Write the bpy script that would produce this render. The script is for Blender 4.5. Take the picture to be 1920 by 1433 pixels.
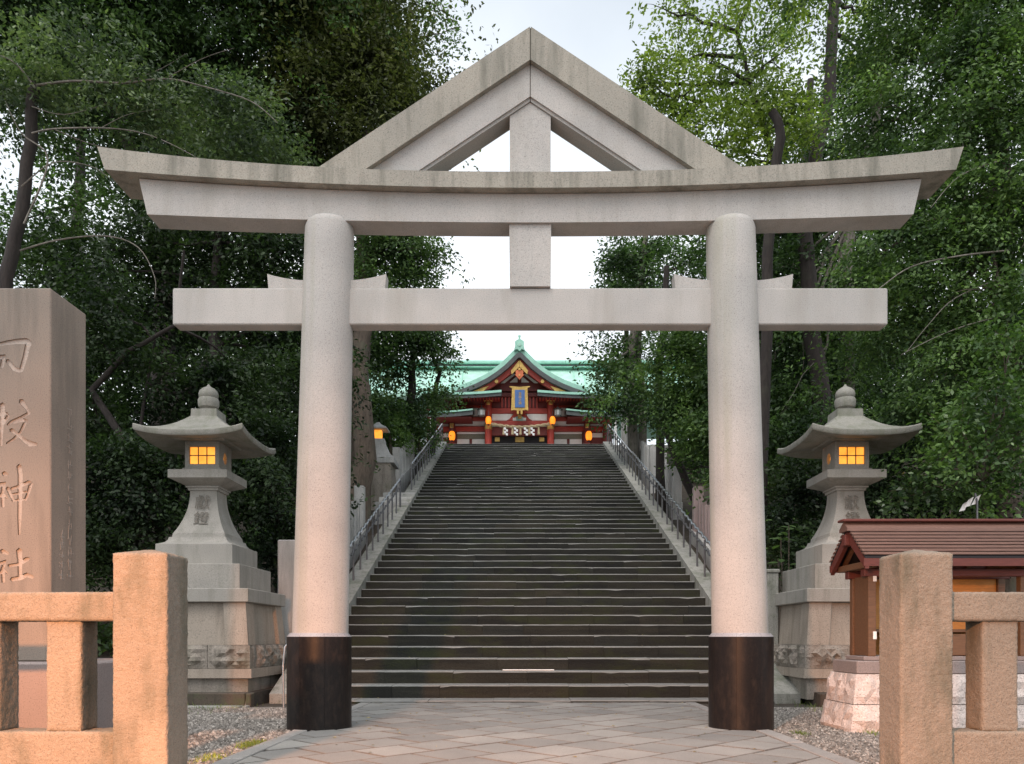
import bpy, bmesh, math, random
import numpy as np
from mathutils import Vector, Matrix
R = math.radians
rng = np.random.default_rng(7)
random.seed(7)
for o in list(bpy.data.objects): bpy.data.objects.remove(o)
scene = bpy.context.scene
col = scene.collection

# ---------------------------------------------------------------- camera, sky, sun, exposure
F, VX, HY, EYE = 1510.0, 975.0, 1195.0, 0.90
cam = bpy.data.objects.new('camera', bpy.data.cameras.new('camera'))
col.objects.link(cam)
cam.location = (0, 0, EYE); cam.rotation_euler = (R(90), 0, 0)
cam.data.sensor_fit = 'HORIZONTAL'; cam.data.sensor_width = 36
cam.data.lens = F / 1920 * 36
cam.data.shift_x = (960 - VX) / 1920
cam.data.shift_y = (HY - 716.5) / 1920
cam.data.clip_end = 3000; cam.data.clip_start = 0.05
scene.camera = cam

SUN_EL, SUN_AZ = 62, 200          # azimuth: direction the light comes from, behind and left of the camera
w = bpy.data.worlds.new('World'); scene.world = w; w.use_nodes = True
nt = w.node_tree; bg = nt.nodes['Background']
sky = nt.nodes.new('ShaderNodeTexSky'); sky.sky_type = 'NISHITA'; sky.sun_disc = False
sky.sun_elevation = R(SUN_EL); sky.sun_rotation = R(SUN_AZ)
sky.air_density = 1.0; sky.dust_density = 3.0; sky.ozone_density = 1.0
hs = nt.nodes.new('ShaderNodeHueSaturation'); hs.inputs['Saturation'].default_value = 0.7; hs.inputs['Hue'].default_value = 0.478; hs.inputs['Value'].default_value = 1.75
nt.links.new(sky.outputs[0], hs.inputs['Color'])
# thin overcast: one even veil of cloud over the whole sky
tcw = nt.nodes.new('ShaderNodeTexCoord'); nzw = nt.nodes.new('ShaderNodeTexNoise')
nzw.inputs['Scale'].default_value = 2.2; nzw.inputs['Detail'].default_value = 6
rmw = nt.nodes.new('ShaderNodeValToRGB'); rmw.color_ramp.elements[0].position = .40; rmw.color_ramp.elements[1].position = .60
rmw.color_ramp.elements[0].color = (.60, .60, .60, 1); rmw.color_ramp.elements[1].color = (.95, .95, .95, 1)
mxw = nt.nodes.new('ShaderNodeMixRGB'); mxw.inputs[2].default_value = (13.0, 13.4, 13.8, 1)
nt.links.new(tcw.outputs['Generated'], nzw.inputs['Vector']); nt.links.new(nzw.outputs['Fac'], rmw.inputs[0])
sxw = nt.nodes.new('ShaderNodeSeparateXYZ'); nt.links.new(tcw.outputs['Generated'], sxw.inputs[0])
mrw = nt.nodes.new('ShaderNodeMapRange'); nt.links.new(sxw.outputs['Z'], mrw.inputs[0])      # the veil of cloud thins towards the zenith
for k_, v_ in ((1, .42), (2, .70), (3, 1.0), (4, .28)): mrw.inputs[k_].default_value = v_
mmw = nt.nodes.new('ShaderNodeMath'); mmw.operation = 'MULTIPLY'; nt.links.new(rmw.outputs[0], mmw.inputs[0]); nt.links.new(mrw.outputs[0], mmw.inputs[1])
nt.links.new(mmw.outputs[0], mxw.inputs[0]); nt.links.new(hs.outputs[0], mxw.inputs[1])
nt.links.new(mxw.outputs[0], bg.inputs['Color'])
bg.inputs['Strength'].default_value = 0.11
sl = bpy.data.lights.new('sun', 'SUN'); sl.energy = 1.5; sl.angle = R(40); sl.color = (1, .96, .91)
so = bpy.data.objects.new('sun', sl); col.objects.link(so)
az = R(SUN_AZ); dv = Vector((math.sin(az) * math.cos(R(SUN_EL)), math.cos(az) * math.cos(R(SUN_EL)), math.sin(R(SUN_EL))))
so.rotation_euler = (-dv).to_track_quat('-Z', 'Y').to_euler(); so.location = dv * 60
vs = scene.view_settings
vs.view_transform = 'Standard'; vs.look = 'None'; vs.gamma = 1; vs.use_curve_mapping = False
vs.exposure = 0.06
scene.render.engine = 'CYCLES'
scene.cycles.max_bounces = 5; scene.cycles.diffuse_bounces = 2; scene.cycles.glossy_bounces = 2; scene.cycles.transmission_bounces = 3
scene.render.resolution_x = 1024; scene.render.resolution_y = 764

# ---------------------------------------------------------------- helpers
def at(px, py, d): return ((px - VX) / F * d, d, EYE + (HY - py) / F * d)
def X(px, d): return (px - VX) / F * d
def Z(py, d): return EYE + (HY - py) / F * d
ORG = {}
def tag(o, label=None, cat=None, group=None, kind=None):
    if label: o['label'] = label
    if cat: o['category'] = cat
    if group: o['group'] = group
    if kind: o['kind'] = kind
    return o
def thing(name, loc, label=None, cat=None, group=None, kind=None):
    o = bpy.data.objects.new(name, None); col.objects.link(o); o.location = loc; o.empty_display_size = .2
    ORG[o] = Vector(loc)
    return tag(o, label, cat, group, kind)
def put(name, me, loc, parent=None):
    o = bpy.data.objects.new(name, me); col.objects.link(o)
    loc = Vector(loc); ORG[o] = loc
    if parent is not None:
        o.parent = parent; o.location = loc - ORG[parent]
    else: o.location = loc
    return o
def mk(name, V, Fc, mat, parent=None, smooth=False, center=None):
    """one mesh object from world-space vertices; its origin is the middle of its box"""
    V = np.asarray(V, dtype=float)
    c = (V.min(0) + V.max(0)) / 2 if center is None else np.array(center)
    me = bpy.data.meshes.new(name); me.from_pydata((V - c).tolist(), [], Fc)
    bm = bmesh.new(); bm.from_mesh(me); bmesh.ops.recalc_face_normals(bm, faces=bm.faces); bm.to_mesh(me); bm.free()
    if mat is not None: me.materials.append(mat)
    if smooth:
        me.shade_smooth()
    return put(name, me, c, parent)
def angle_smooth(o, deg=40):
    o.data.shade_smooth()
    try: o.data.set_sharp_from_angle(angle=R(deg))
    except Exception: pass
    return o
def cboxdata(x0, x1, y0, y1, z0, z1, b):
    b = min(b, (x1 - x0) * .45, (y1 - y0) * .45, (z1 - z0) * .45)
    V = []; idx = {}
    for sx in (0, 1):
        for sy in (0, 1):
            for sz in (0, 1):
                c = (x1 if sx else x0, y1 if sy else y0, z1 if sz else z0)
                dx, dy, dz = (-b if sx else b), (-b if sy else b), (-b if sz else b)
                idx[sx, sy, sz, 0] = len(V); V.append((c[0], c[1] + dy, c[2] + dz))
                idx[sx, sy, sz, 1] = len(V); V.append((c[0] + dx, c[1], c[2] + dz))
                idx[sx, sy, sz, 2] = len(V); V.append((c[0] + dx, c[1] + dy, c[2]))
    Fc = []
    q = [(0, 0), (0, 1), (1, 1), (1, 0)]
    for s in (0, 1):
        Fc.append([idx[s, a, b_, 0] for a, b_ in q]); Fc.append([idx[a, s, b_, 1] for a, b_ in q]); Fc.append([idx[a, b_, s, 2] for a, b_ in q])
        for t in (0, 1):
            Fc.append([idx[s, t, 0, 0], idx[s, t, 1, 0], idx[s, t, 1, 1], idx[s, t, 0, 1]])
            Fc.append([idx[s, 0, t, 0], idx[s, 1, t, 0], idx[s, 1, t, 2], idx[s, 0, t, 2]])
            Fc.append([idx[0, s, t, 1], idx[1, s, t, 1], idx[1, s, t, 2], idx[0, s, t, 2]])
            for u in (0, 1): Fc.append([idx[s, t, u, 0], idx[s, t, u, 1], idx[s, t, u, 2]])
    return V, Fc
def box(name, x0, x1, y0, y1, z0, z1, mat, parent=None, b=.01):
    if x1 < x0: x0, x1 = x1, x0
    if z1 < z0: z0, z1 = z1, z0
    return mk(name, *cboxdata(x0, x1, y0, y1, z0, z1, b), mat, parent)
def prism(name, poly, y0, y1, mat, parent=None):
    """poly = (x,z) outline in front view, extruded from y0 to y1"""
    n = len(poly)
    V = [(x, y0, z) for x, z in poly] + [(x, y1, z) for x, z in poly]
    Fc = [list(range(n)), list(range(2 * n - 1, n - 1, -1))] + [[i, (i + 1) % n, n + (i + 1) % n, n + i] for i in range(n)]
    return mk(name, V, Fc, mat, parent)
def xprism(name, poly, x0, x1, mat, parent=None):
    """poly = (y,z) outline in side view, extruded from x0 to x1"""
    n = len(poly)
    V = [(x0, y, z) for y, z in poly] + [(x1, y, z) for y, z in poly]
    Fc = [list(range(n)), list(range(2 * n - 1, n - 1, -1))] + [[i, (i + 1) % n, n + (i + 1) % n, n + i] for i in range(n)]
    return mk(name, V, Fc, mat, parent)
def rings(name, rows, mat, parent=None, cap=True, smooth=True, deg=40):
    """rows = list of equally long closed rings of points"""
    n = len(rows[0]); V = [p for r in rows for p in r]; Fc = []
    for k in range(len(rows) - 1):
        for i in range(n):
            j = (i + 1) % n
            Fc.append([k * n + i, k * n + j, (k + 1) * n + j, (k + 1) * n + i])
    if cap: Fc += [list(range(n)), list(range(len(V) - n, len(V)))]
    o = mk(name, V, Fc, mat, parent)
    if smooth: angle_smooth(o, deg)
    return o
def lathe(name, cx, cy, prof, mat, parent=None, n=24, deg=40):
    return rings(name, [[(cx + r * math.cos(2 * math.pi * i / n), cy + r * math.sin(2 * math.pi * i / n), z) for i in range(n)] for r, z in prof], mat, parent, deg=deg)
def square(name, cx, cy, prof, mat, parent=None, sub=1, deg=30):
    """square-plan lathe: prof = (half width, z)"""
    rows = []
    for h, z in prof: rows.append([(cx - h, cy - h, z), (cx + h, cy - h, z), (cx + h, cy + h, z), (cx - h, cy + h, z)])
    return rings(name, rows, mat, parent, deg=deg)
def tubedata(pts, rad, n=8, off=0):
    V = []; Fc = []; P = [Vector(p) for p in pts]; up = Vector((0.13, .97, .2))
    for k, p in enumerate(P):
        t = (P[min(k + 1, len(P) - 1)] - P[max(k - 1, 0)]).normalized()
        a = t.cross(up); a = a.normalized() if a.length > 1e-4 else t.orthogonal().normalized()
        b_ = t.cross(a); r = rad[k] if hasattr(rad, '__len__') else rad
        for i in range(n):
            th = 2 * math.pi * i / n
            V.append(tuple(p + a * (r * math.cos(th)) + b_ * (r * math.sin(th))))
    for k in range(len(P) - 1):
        for i in range(n):
            j = (i + 1) % n
            Fc.append([off + k * n + i, off + k * n + j, off + (k + 1) * n + j, off + (k + 1) * n + i])
    Fc += [[off + i for i in range(n)], [off + (len(P) - 1) * n + i for i in range(n)]]
    return V, Fc
def tube(name, pts, rad, mat, parent=None, n=8):
    o = mk(name, *tubedata(pts, rad, n), mat, parent); angle_smooth(o, 60); return o
def grid_block(name, x0, x1, y0, y1, z0, z1, mat, parent=None, amp=.03, seed=0, n=(5, 3, 4), slope=0.0):
    """rock faced block: a box whose faces bulge unevenly, edges kept"""
    bm = bmesh.new(); r = random.Random(seed)
    nx, ny, nz = n; vm = {}
    def vv(i, j, k):
        if (i, j, k) not in vm:
            u, v, t = i / nx, j / ny, k / nz
            x = x0 + (x1 - x0) * u; y = y0 + (y1 - y0) * v; z = z0 + (z1 - z0) * t
            e = min(1, 4 * min(t, 1 - t) + .0)
            eu = min(1, 5 * min(u, 1 - u)); ev = min(1, 5 * min(v, 1 - v))
            if i in (0, nx) : x += (-1 if i == 0 else 1) * amp * r.uniform(.0, 1.3) * e * ev
            if j in (0, ny): y += (-1 if j == 0 else 1) * amp * r.uniform(.0, 1.3) * e * eu
            x += (1 - t) * slope * (-1 if i == 0 else 0); y += (1 - t) * slope * (-1 if j == 0 else 0)
            vm[i, j, k] = bm.verts.new((x, y, z))
        return vm[i, j, k]
    for i in range(nx):
        for k in range(nz):
            for j in (0, ny): bm.faces.new([vv(i, j, k), vv(i + 1, j, k), vv(i + 1, j, k + 1), vv(i, j, k + 1)])
    for j in range(ny):
        for k in range(nz):
            for i in (0, nx): bm.faces.new([vv(i, j, k), vv(i, j + 1, k), vv(i, j + 1, k + 1), vv(i, j, k + 1)])
    for i in range(nx):
        for j in range(ny):
            for k in (0, nz): bm.faces.new([vv(i, j, k), vv(i + 1, j, k), vv(i + 1, j + 1, k), vv(i, j + 1, k)])
    bmesh.ops.triangulate(bm, faces=bm.faces)
    V = [tuple(v.co) for v in bm.verts]; bm.verts.index_update(); Fc = [[v.index for v in f.verts] for f in bm.faces]; bm.free()
    return mk(name, V, Fc, mat, parent)
def text_mesh(name, body, size, mat, loc, parent, depth=.004, rot=(90, 0, 0), spacing=1.0):
    """characters one below another, flat lettering, facing -Y by default"""
    rows = []
    cu = bpy.data.curves.new(name, 'FONT'); cu.body = '\n'.join(body); cu.size = size; cu.space_line = spacing
    cu.align_x = 'CENTER'; cu.align_y = 'CENTER'; cu.extrude = depth; cu.resolution_u = 2
    t = bpy.data.objects.new('tmp_text', cu); col.objects.link(t)
    dg = bpy.context.evaluated_depsgraph_get(); me = bpy.data.meshes.new_from_object(t.evaluated_get(dg))
    bpy.data.objects.remove(t); bpy.data.curves.remove(cu)
    me.transform(Matrix.Rotation(R(rot[2]), 4, 'Z') @ Matrix.Rotation(R(rot[0]), 4, 'X'))
    me.materials.clear(); me.materials.append(mat); me.name = name
    return put(name, me, loc, parent)

# ---------------------------------------------------------------- materials
def M(name):
    m = bpy.data.materials.new(name); m.use_nodes = True
    return m, m.node_tree, m.node_tree.nodes['Principled BSDF']
def N(nt, typ, **kw):
    n = nt.nodes.new(typ)
    for k, v in kw.items():
        if k in n.inputs: n.inputs[k].default_value = v
        else: setattr(n, k, v)
    return n
def ramp(nt, fac, stops):
    r = nt.nodes.new('ShaderNodeValToRGB'); e = r.color_ramp.elements
    while len(e) < len(stops): e.new(.5)
    for el, (p, c) in zip(e, stops): el.position = p; el.color = (*c, 1) if len(c) == 3 else c
    nt.links.new(fac, r.inputs[0]); return r.outputs[0]
def mixc(nt, fac, a, b_, mode='MIX'):
    m = nt.nodes.new('ShaderNodeMixRGB'); m.blend_type = mode
    for i, v in ((0, fac), (1, a), (2, b_)):
        if hasattr(v, 'is_linked'): nt.links.new(v, m.inputs[i])
        elif isinstance(v, (int, float)): m.inputs[i].default_value = v
        else: m.inputs[i].default_value = (*v, 1)
    return m.outputs[0]
def pos(nt): return nt.nodes.new('ShaderNodeNewGeometry').outputs['Position']
def noise(nt, scale, detail=4, rough=.55, vec=None, dist=0):
    n = N(nt, 'ShaderNodeTexNoise', Scale=scale, Detail=detail, Roughness=rough, Distortion=dist)
    nt.links.new(vec if vec is not None else pos(nt), n.inputs['Vector']); return n.outputs['Fac']
def stretched(nt, sx, sy, sz):
    m = nt.nodes.new('ShaderNodeMapping'); m.inputs['Scale'].default_value = (sx, sy, sz)
    nt.links.new(pos(nt), m.inputs['Vector']); return m.outputs[0]
def bump(nt, bs, h, strength, dist=.01):
    b = N(nt, 'ShaderNodeBump', Strength=strength, Distance=dist)
    nt.links.new(h, b.inputs['Height']); nt.links.new(b.outputs[0], bs.inputs['Normal']); return b
def granite(name, c, speck=110, stain=(.16, .15, .12), stain_amt=.55, bmp=.25, rough=.75, moss=0, relief=None, objvar=0, streak=(6, 6, .7)):
    m, nt, bs = M(name); bs.inputs['Roughness'].default_value = rough
    d = tuple(v * .55 for v in c); l = tuple(min(1, v * 1.25) for v in c)
    sp = ramp(nt, noise(nt, speck, 2, .7), [(.33, d), (.44, c), (.58, c), (.72, l)])
    big = ramp(nt, noise(nt, 1.3, 2, .6), [(.3, (.86, .86, .86)), (.7, (1.1, 1.08, 1.06))])
    cc = mixc(nt, 1, sp, big, 'MULTIPLY')
    st = ramp(nt, noise(nt, 1.0, 4, .65, stretched(nt, *streak)), [(.48, (0, 0, 0)), (.72, (1, 1, 1))])
    f = nt.nodes.new('ShaderNodeMath'); f.operation = 'MULTIPLY'; nt.links.new(st, f.inputs[0]); f.inputs[1].default_value = stain_amt
    cc = mixc(nt, f.outputs[0], cc, stain)
    if moss:
        mo = ramp(nt, noise(nt, 2.3, 6, .7), [(.52, (0, 0, 0)), (.66, (1, 1, 1))])
        g = nt.nodes.new('ShaderNodeMath'); g.operation = 'MULTIPLY'; nt.links.new(mo, g.inputs[0]); g.inputs[1].default_value = moss
        cc = mixc(nt, g.outputs[0], cc, (.065, .085, .035))
    if objvar:
        oi = nt.nodes.new('ShaderNodeObjectInfo')
        cc = mixc(nt, 1, cc, ramp(nt, oi.outputs['Random'], [(0, (1 - objvar,) * 3), (1, (1 + objvar, 1 + objvar * .95, 1 + objvar * .85))]), 'MULTIPLY')
    nt.links.new(cc, bs.inputs['Base Color'])
    h = noise(nt, relief or speck * .7, 3, .7)
    bump(nt, bs, h, bmp, .02 if relief else .004)
    return m
def plain(name, c, rough=.6, metal=0, var=.12, scale=9, bmp=.08, spec=.5):
    m, nt, bs = M(name); bs.inputs['Roughness'].default_value = rough; bs.inputs['Metallic'].default_value = metal
    bs.inputs['Specular IOR Level'].default_value = spec
    cc = ramp(nt, noise(nt, scale, 5, .6), [(.3, tuple(v * (1 - var) for v in c)), (.7, tuple(min(1, v * (1 + var)) for v in c))])
    nt.links.new(cc, bs.inputs['Base Color'])
    if bmp: bump(nt, bs, noise(nt, scale * 6, 4, .6), bmp, .01)
    return m
def wood(name, c, var=.35, rough=.55):
    m, nt, bs = M(name); bs.inputs['Roughness'].default_value = rough
    g = noise(nt, 7, 5, .65, stretched(nt, 1, 9, 9), .6)
    nt.links.new(ramp(nt, g, [(.3, tuple(v * (1 - var) for v in c)), (.7, tuple(v * (1 + var) for v in c))]), bs.inputs['Base Color'])
    bump(nt, bs, g, .2, .005); return m
def glow(name, c, s):
    m, nt, bs = M(name); bs.inputs['Base Color'].default_value = (*c, 1)
    n = noise(nt, 5, 3)
    nt.links.new(ramp(nt, n, [(.3, (c[0] * .86, c[1] * .66, c[2] * .5)), (.7, (c[0] * 1.1, c[1] * 1.12, c[2] * 1.3))]), bs.inputs['Emission Color'])
    bs.inputs['Emission Strength'].default_value = s; return m
def leafmat(name, dark, light, rough=.48, tint=None, spec=.28):
    m, nt, bs = M(name); bs.inputs['Roughness'].default_value = rough; bs.inputs['Specular IOR Level'].default_value = spec
    g = nt.nodes.new('ShaderNodeNewGeometry')
    tint = tint or tuple(v * 1.35 for v in light)
    mid = tuple((a + b_) / 2 for a, b_ in zip(dark, light))
    cc = ramp(nt, g.outputs['Random Per Island'], [(0, dark), (.5, mid), (.96, light), (.995, tint)])
    cc = mixc(nt, 1, cc, ramp(nt, noise(nt, 1.1, 1), [(.32, (.42, .46, .50)), (.68, (1.62, 1.55, 1.28))]), 'MULTIPLY')
    nt.links.new(cc, bs.inputs['Base Color'])
    tr = nt.nodes.new('ShaderNodeBsdfTranslucent'); nt.links.new(mixc(nt, 1, cc, (1.1, 1.3, .6), 'MULTIPLY'), tr.inputs['Color'])
    mx = nt.nodes.new('ShaderNodeMixShader'); mx.inputs[0].default_value = .34
    out = nt.nodes['Material Output']
    nt.links.new(bs.outputs[0], mx.inputs[1]); nt.links.new(tr.outputs[0], mx.inputs[2]); nt.links.new(mx.outputs[0], out.inputs['Surface'])
    return m
def bark(name, c, lich=1.0):
    m, nt, bs = M(name); bs.inputs['Roughness'].default_value = .9
    g = noise(nt, 9, 6, .7, stretched(nt, 2, 2, .5), .4)
    cc = ramp(nt, g, [(.3, tuple(v * .45 for v in c)), (.7, tuple(v * 1.3 for v in c))])
    li = ramp(nt, noise(nt, 3, 5), [(.55, (0, 0, 0)), (.7, (.6 * lich,) * 3)])
    nt.links.new(mixc(nt, li, cc, (.10, .11, .07)), bs.inputs['Base Color']); bump(nt, bs, g, .6, .03); return m

m_torii = granite('torii_granite', (.44, .425, .405), 120, (.24, .22, .18), .4, .12, streak=(3, 3, .5))
m_torii_top = granite('weathered_granite', (.33, .31, .265), 90, (.11, .11, .085), .8, .3)
m_col = granite('column_granite', (.44, .425, .405), 120, (.29, .29, .20), .75, .12, streak=(3.2, 3.2, .10))
m_black = granite('black_polished_granite', (.011, .0085, .008), 55, (.034, .024, .018), .6, .05, .42, streak=(20, 20, 9))
m_black.node_tree.nodes['Principled BSDF'].inputs['Specular IOR Level'].default_value = .22
m_collar = granite('grey_collar_stone', (.32, .32, .34), 90, (.2, .2, .2), .3, .05, .35)
m_fence = granite('rough_fence_granite', (.235, .205, .165), 150, (.075, .08, .055), .85, .5, .9, relief=60, streak=(4, 4, 1.4))
m_stele = granite('stele_granite', (.24, .205, .172), 140, (.10, .09, .075), .6, .12)
m_letter = granite('carved_letter_stone', (.42, .38, .34), 120, (.25, .22, .2), .2, .2)
m_lantern = granite('lantern_granite', (.33, .315, .285), 100, (.15, .15, .12), .55, .15, moss=.12)
m_lantern_roof = granite('lantern_roof_granite', (.27, .265, .235), 90, (.13, .14, .09), .7, .25, moss=.45)
m_lantern_base = granite('lantern_base_granite', (.34, .295, .245), 70, (.16, .13, .10), .6, .15)
m_rock = granite('rock_faced_stone', (.28, .25, .215), 50, (.08, .07, .05), .7, .8, .9, relief=25, moss=.3)
m_pink = granite('pink_rock_stone', (.54, .475, .445), 60, (.35, .28, .25), .4, .7, .9, relief=30, objvar=.1)
m_slab = granite('hut_slab_granite', (.26, .22, .21), 120, (.2, .17, .16), .4, .1)
m_grey = granite('grey_granite', (.46, .46, .45), 90, (.14, .15, .13), .6, .2, objvar=.12)
m_pinkgrey = granite('rosy_granite', (.36, .28, .27), 90, (.17, .14, .13), .5, .2, objvar=.1)
m_coping = granite('coping_stone', (.29, .29, .265), 60, (.09, .10, .07), .7, .4, moss=.55)
m_tile = granite('path_paver_stone', (.25, .248, .237), 120, (.17, .165, .155), .35, .12, .62, objvar=.2)
m_joint = granite('dirty_joint', (.145, .137, .125), 80, (.05, .045, .04), .5, .3, .9)
m_kerbstrip = granite('path_border_stone', (.27, .265, .255), 100, (.16, .15, .14), .4, .15, .7, objvar=.1)
m_mossy = granite('mossy_kerb_stone', (.075, .06, .045), 40, (.03, .03, .02), .6, .6, .9, moss=.6)

def stairmat():
    m, nt, bs = M('dark_stair_stone')
    oi = nt.nodes.new('ShaderNodeObjectInfo')
    c = ramp(nt, oi.outputs['Random'], [(0, (.013, .014, .013)), (.25, (.018, .019, .016)), (.5, (.023, .023, .018)), (.75, (.018, .021, .020)), (1, (.029, .028, .022))])
    cell = N(nt, 'ShaderNodeTexNoise', Scale=1.0, Detail=2); nt.links.new(stretched(nt, .9, 9, 9), cell.inputs['Vector'])
    c = mixc(nt, 1, c, ramp(nt, cell.outputs['Fac'], [(.35, (.7, .7, .72)), (.65, (1.25, 1.2, 1.12))]), 'MULTIPLY')
    sp = ramp(nt, noise(nt, 70, 4, .7), [(.3, (.6, .6, .6)), (.7, (1.3, 1.3, 1.3))]); c = mixc(nt, 1, c, sp, 'MULTIPLY')
    mo = ramp(nt, noise(nt, 1.1, 6, .7, stretched(nt, 1, 2, 2)), [(.50, (0, 0, 0)), (.66, (.8, .8, .8))])
    c = mixc(nt, mo, c, (.026, .032, .012))
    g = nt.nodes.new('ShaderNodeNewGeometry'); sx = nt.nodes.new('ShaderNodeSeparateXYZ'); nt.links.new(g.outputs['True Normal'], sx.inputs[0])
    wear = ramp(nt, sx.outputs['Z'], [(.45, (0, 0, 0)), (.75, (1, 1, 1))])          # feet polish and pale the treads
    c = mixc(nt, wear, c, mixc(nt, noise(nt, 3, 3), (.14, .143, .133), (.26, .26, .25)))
    nt.links.new(c, bs.inputs['Base Color']); bs.inputs['Roughness'].default_value = .8; bs.inputs['Specular IOR Level'].default_value = .25
    bump(nt, bs, noise(nt, 38, 4, .7), .55, .015); return m
m_stair = stairmat()
m_soil = granite('dark_soil', (.045, .036, .026), 30, (.02, .017, .012), .6, .8, .95, relief=12)
m_ground = granite('gravel_bed', (.20, .185, .165), 70, (.10, .09, .075), .5, .9, .95, relief=60)
def pebblemat():
    m, nt, bs = M('pebble'); g = nt.nodes.new('ShaderNodeNewGeometry')
    nt.links.new(ramp(nt, g.outputs['Random Per Island'], [(0, (.08, .07, .06)), (.4, (.17, .155, .135)), (.8, (.25, .225, .20)), (1, (.42, .39, .35))]), bs.inputs['Base Color'])
    bs.inputs['Roughness'].default_value = .85; return m
m_pebble = pebblemat()
m_carved = granite('carved_shadow_stone', (.17, .155, .13), 90, (.1, .09, .08), .5, .2)
m_faint = granite('faint_letter_stone', (.30, .28, .255), 120, (.18, .16, .14), .6, .2)
m_steel = plain('brushed_rail_steel', (.55, .56, .58), .3, 1, .1)
m_iron = plain('dark_rail_iron', (.13, .13, .135), .45, .5, .2)
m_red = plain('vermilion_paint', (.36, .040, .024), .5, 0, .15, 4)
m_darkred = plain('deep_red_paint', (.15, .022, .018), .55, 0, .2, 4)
m_white = plain('white_plaster', (.80, .79, .76), .8, 0, .06, 6)
m_gold = plain('gilt_metal', (.55, .36, .11), .42, .6, .2)
m_copper = plain('green_copper', (.33, .62, .50), .55, 0, .16, 2.2, .05)
m_copper2 = plain('pale_green_copper', (.42, .68, .56), .55, 0, .22, 1.6, .05)
m_bandgrey = plain('dark_copper_edge', (.075, .085, .085), .6, 0, .25, 5)
m_blue = plain('blue_plaque_field', (.06, .15, .38), .5, 0, .1)
m_dark = plain('dark_interior', (.012, .010, .012), .7, 0, .2)
m_lattice = plain('grey_green_lattice', (.20, .19, .14), .7, 0, .3, 20)
m_gegyo = plain('orange_pendant', (.62, .16, .06), .5, 0, .2, 12)
m_rope = plain('straw_rope', (.42, .33, .20), .85, 0, .25, 30)
m_paper = plain('white_paper', (.82, .82, .80), .8, 0, .03)
m_iron_lamp = plain('grey_metal_lamp', (.22, .22, .21), .45, .7, .2)
m_hutroof = wood('reddish_copper_roof', (.18, .105, .082), .2, .42)
m_hutred = wood('hut_red_timber', (.12, .030, .022), .25)
m_hutwood = wood('hut_brown_timber', (.15, .075, .036), .3)
m_hutlit = wood('hut_lamplit_panel', (.55, .24, .05), .2)  # timber with the glow of lamplight put into its colour
m_bark = bark('brown_bark', (.11, .085, .065)); m_barkdark = bark('dark_bark', (.032, .025, .022), .2); m_barkpale = bark('pale_twig_bark', (.20, .18, .155), .5); m_barkgrey = bark('grey_bark', (.17, .155, .13))
m_amber = glow('lantern_amber_pane', (1.0, .40, .045), 1.15)
m_orange = glow('orange_paper_lantern', (1.0, .27, .015), 1.15)
m_bulb = glow('warm_bulb_glass', (1.0, .55, .2), 3)
lf_dark = leafmat('leaf_dark', (.030, .058, .027), (.085, .150, .058))
lf_mid = leafmat('leaf_mid', (.046, .090, .038), (.125, .205, .076))
lf_shade = leafmat('leaf_deep_shade', (.014, .027, .014), (.044, .076, .034))  # deep shade around the lanterns is put into this leaf colour
lf_grey = leafmat('leaf_grey_green', (.045, .075, .042), (.125, .175, .092))
lf_light = leafmat('leaf_yellow_green', (.11, .17, .040), (.25, .33, .080), .5)
lf_gloss = leafmat('leaf_glossy', (.042, .088, .034), (.11, .19, .062), .33, spec=.45)
lf_olive = leafmat('leaf_olive', (.050, .062, .027), (.115, .135, .052), .55)

# ---------------------------------------------------------------- the ground and the hill
D0, T, RZ, Z0, NST = 11.014, .457, .18, .036, 51
SX0, SX1 = -3.07, 3.48
def stair_z(d): return Z0 + min(max((d - D0) / T, 0), NST - 1) * RZ
def terrain_z(x, d):
    inside = SX0 - .45 < x < SX1 + .45
    if inside: return -.01 if d < D0 + .3 else stair_z(d) - .55
    if d < 10.5: return -.01
    z = .165
    rise = max(0, stair_z(d - .2) - .35) if d > 12.6 else 0
    side = min(1, max(0, (d - 12.6) / 3))
    far = max(0, abs(x) - 6) * .12 * side
    z = max(z, rise) + min(far, 2.2) + (math.sin(x * 1.7 + d) * math.cos(d * 1.3) * .12 * side)
    return z
xs = sorted(set([-900, -300, -120, -60] + [round(-40 + i * 2.0, 3) for i in range(41)] + [round(-9 + i * .45, 3) for i in range(41)] + [SX0 - .46, SX0 - .44, SX1 + .44, SX1 + .46, 60, 120, 300, 900]))
ys = sorted(set([-600, -120, -30, -8, 0, 5, 9] + [round(10 + i * .5, 3) for i in range(64)] + [10.45, 10.52, 11.3, 45, 60, 90, 150, 400, 1500]))
V = [(x, y, terrain_z(x, y)) for y in ys for x in xs]; nx = len(xs)
Fc = [[j * nx + i, j * nx + i + 1, (j + 1) * nx + i + 1, (j + 1) * nx + i] for j in range(len(ys) - 1) for i in range(nx - 1)]
g = mk('ground', V, Fc, m_ground); g.data.materials.append(m_soil)
cy = [(ys[j] + ys[j + 1]) / 2 for j in range(len(ys) - 1)]
g.data.polygons.foreach_set('material_index', [1 if cy[k // (nx - 1)] > 10.5 else 0 for k in range(len(g.data.polygons))])
tag(g, kind='structure')

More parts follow.
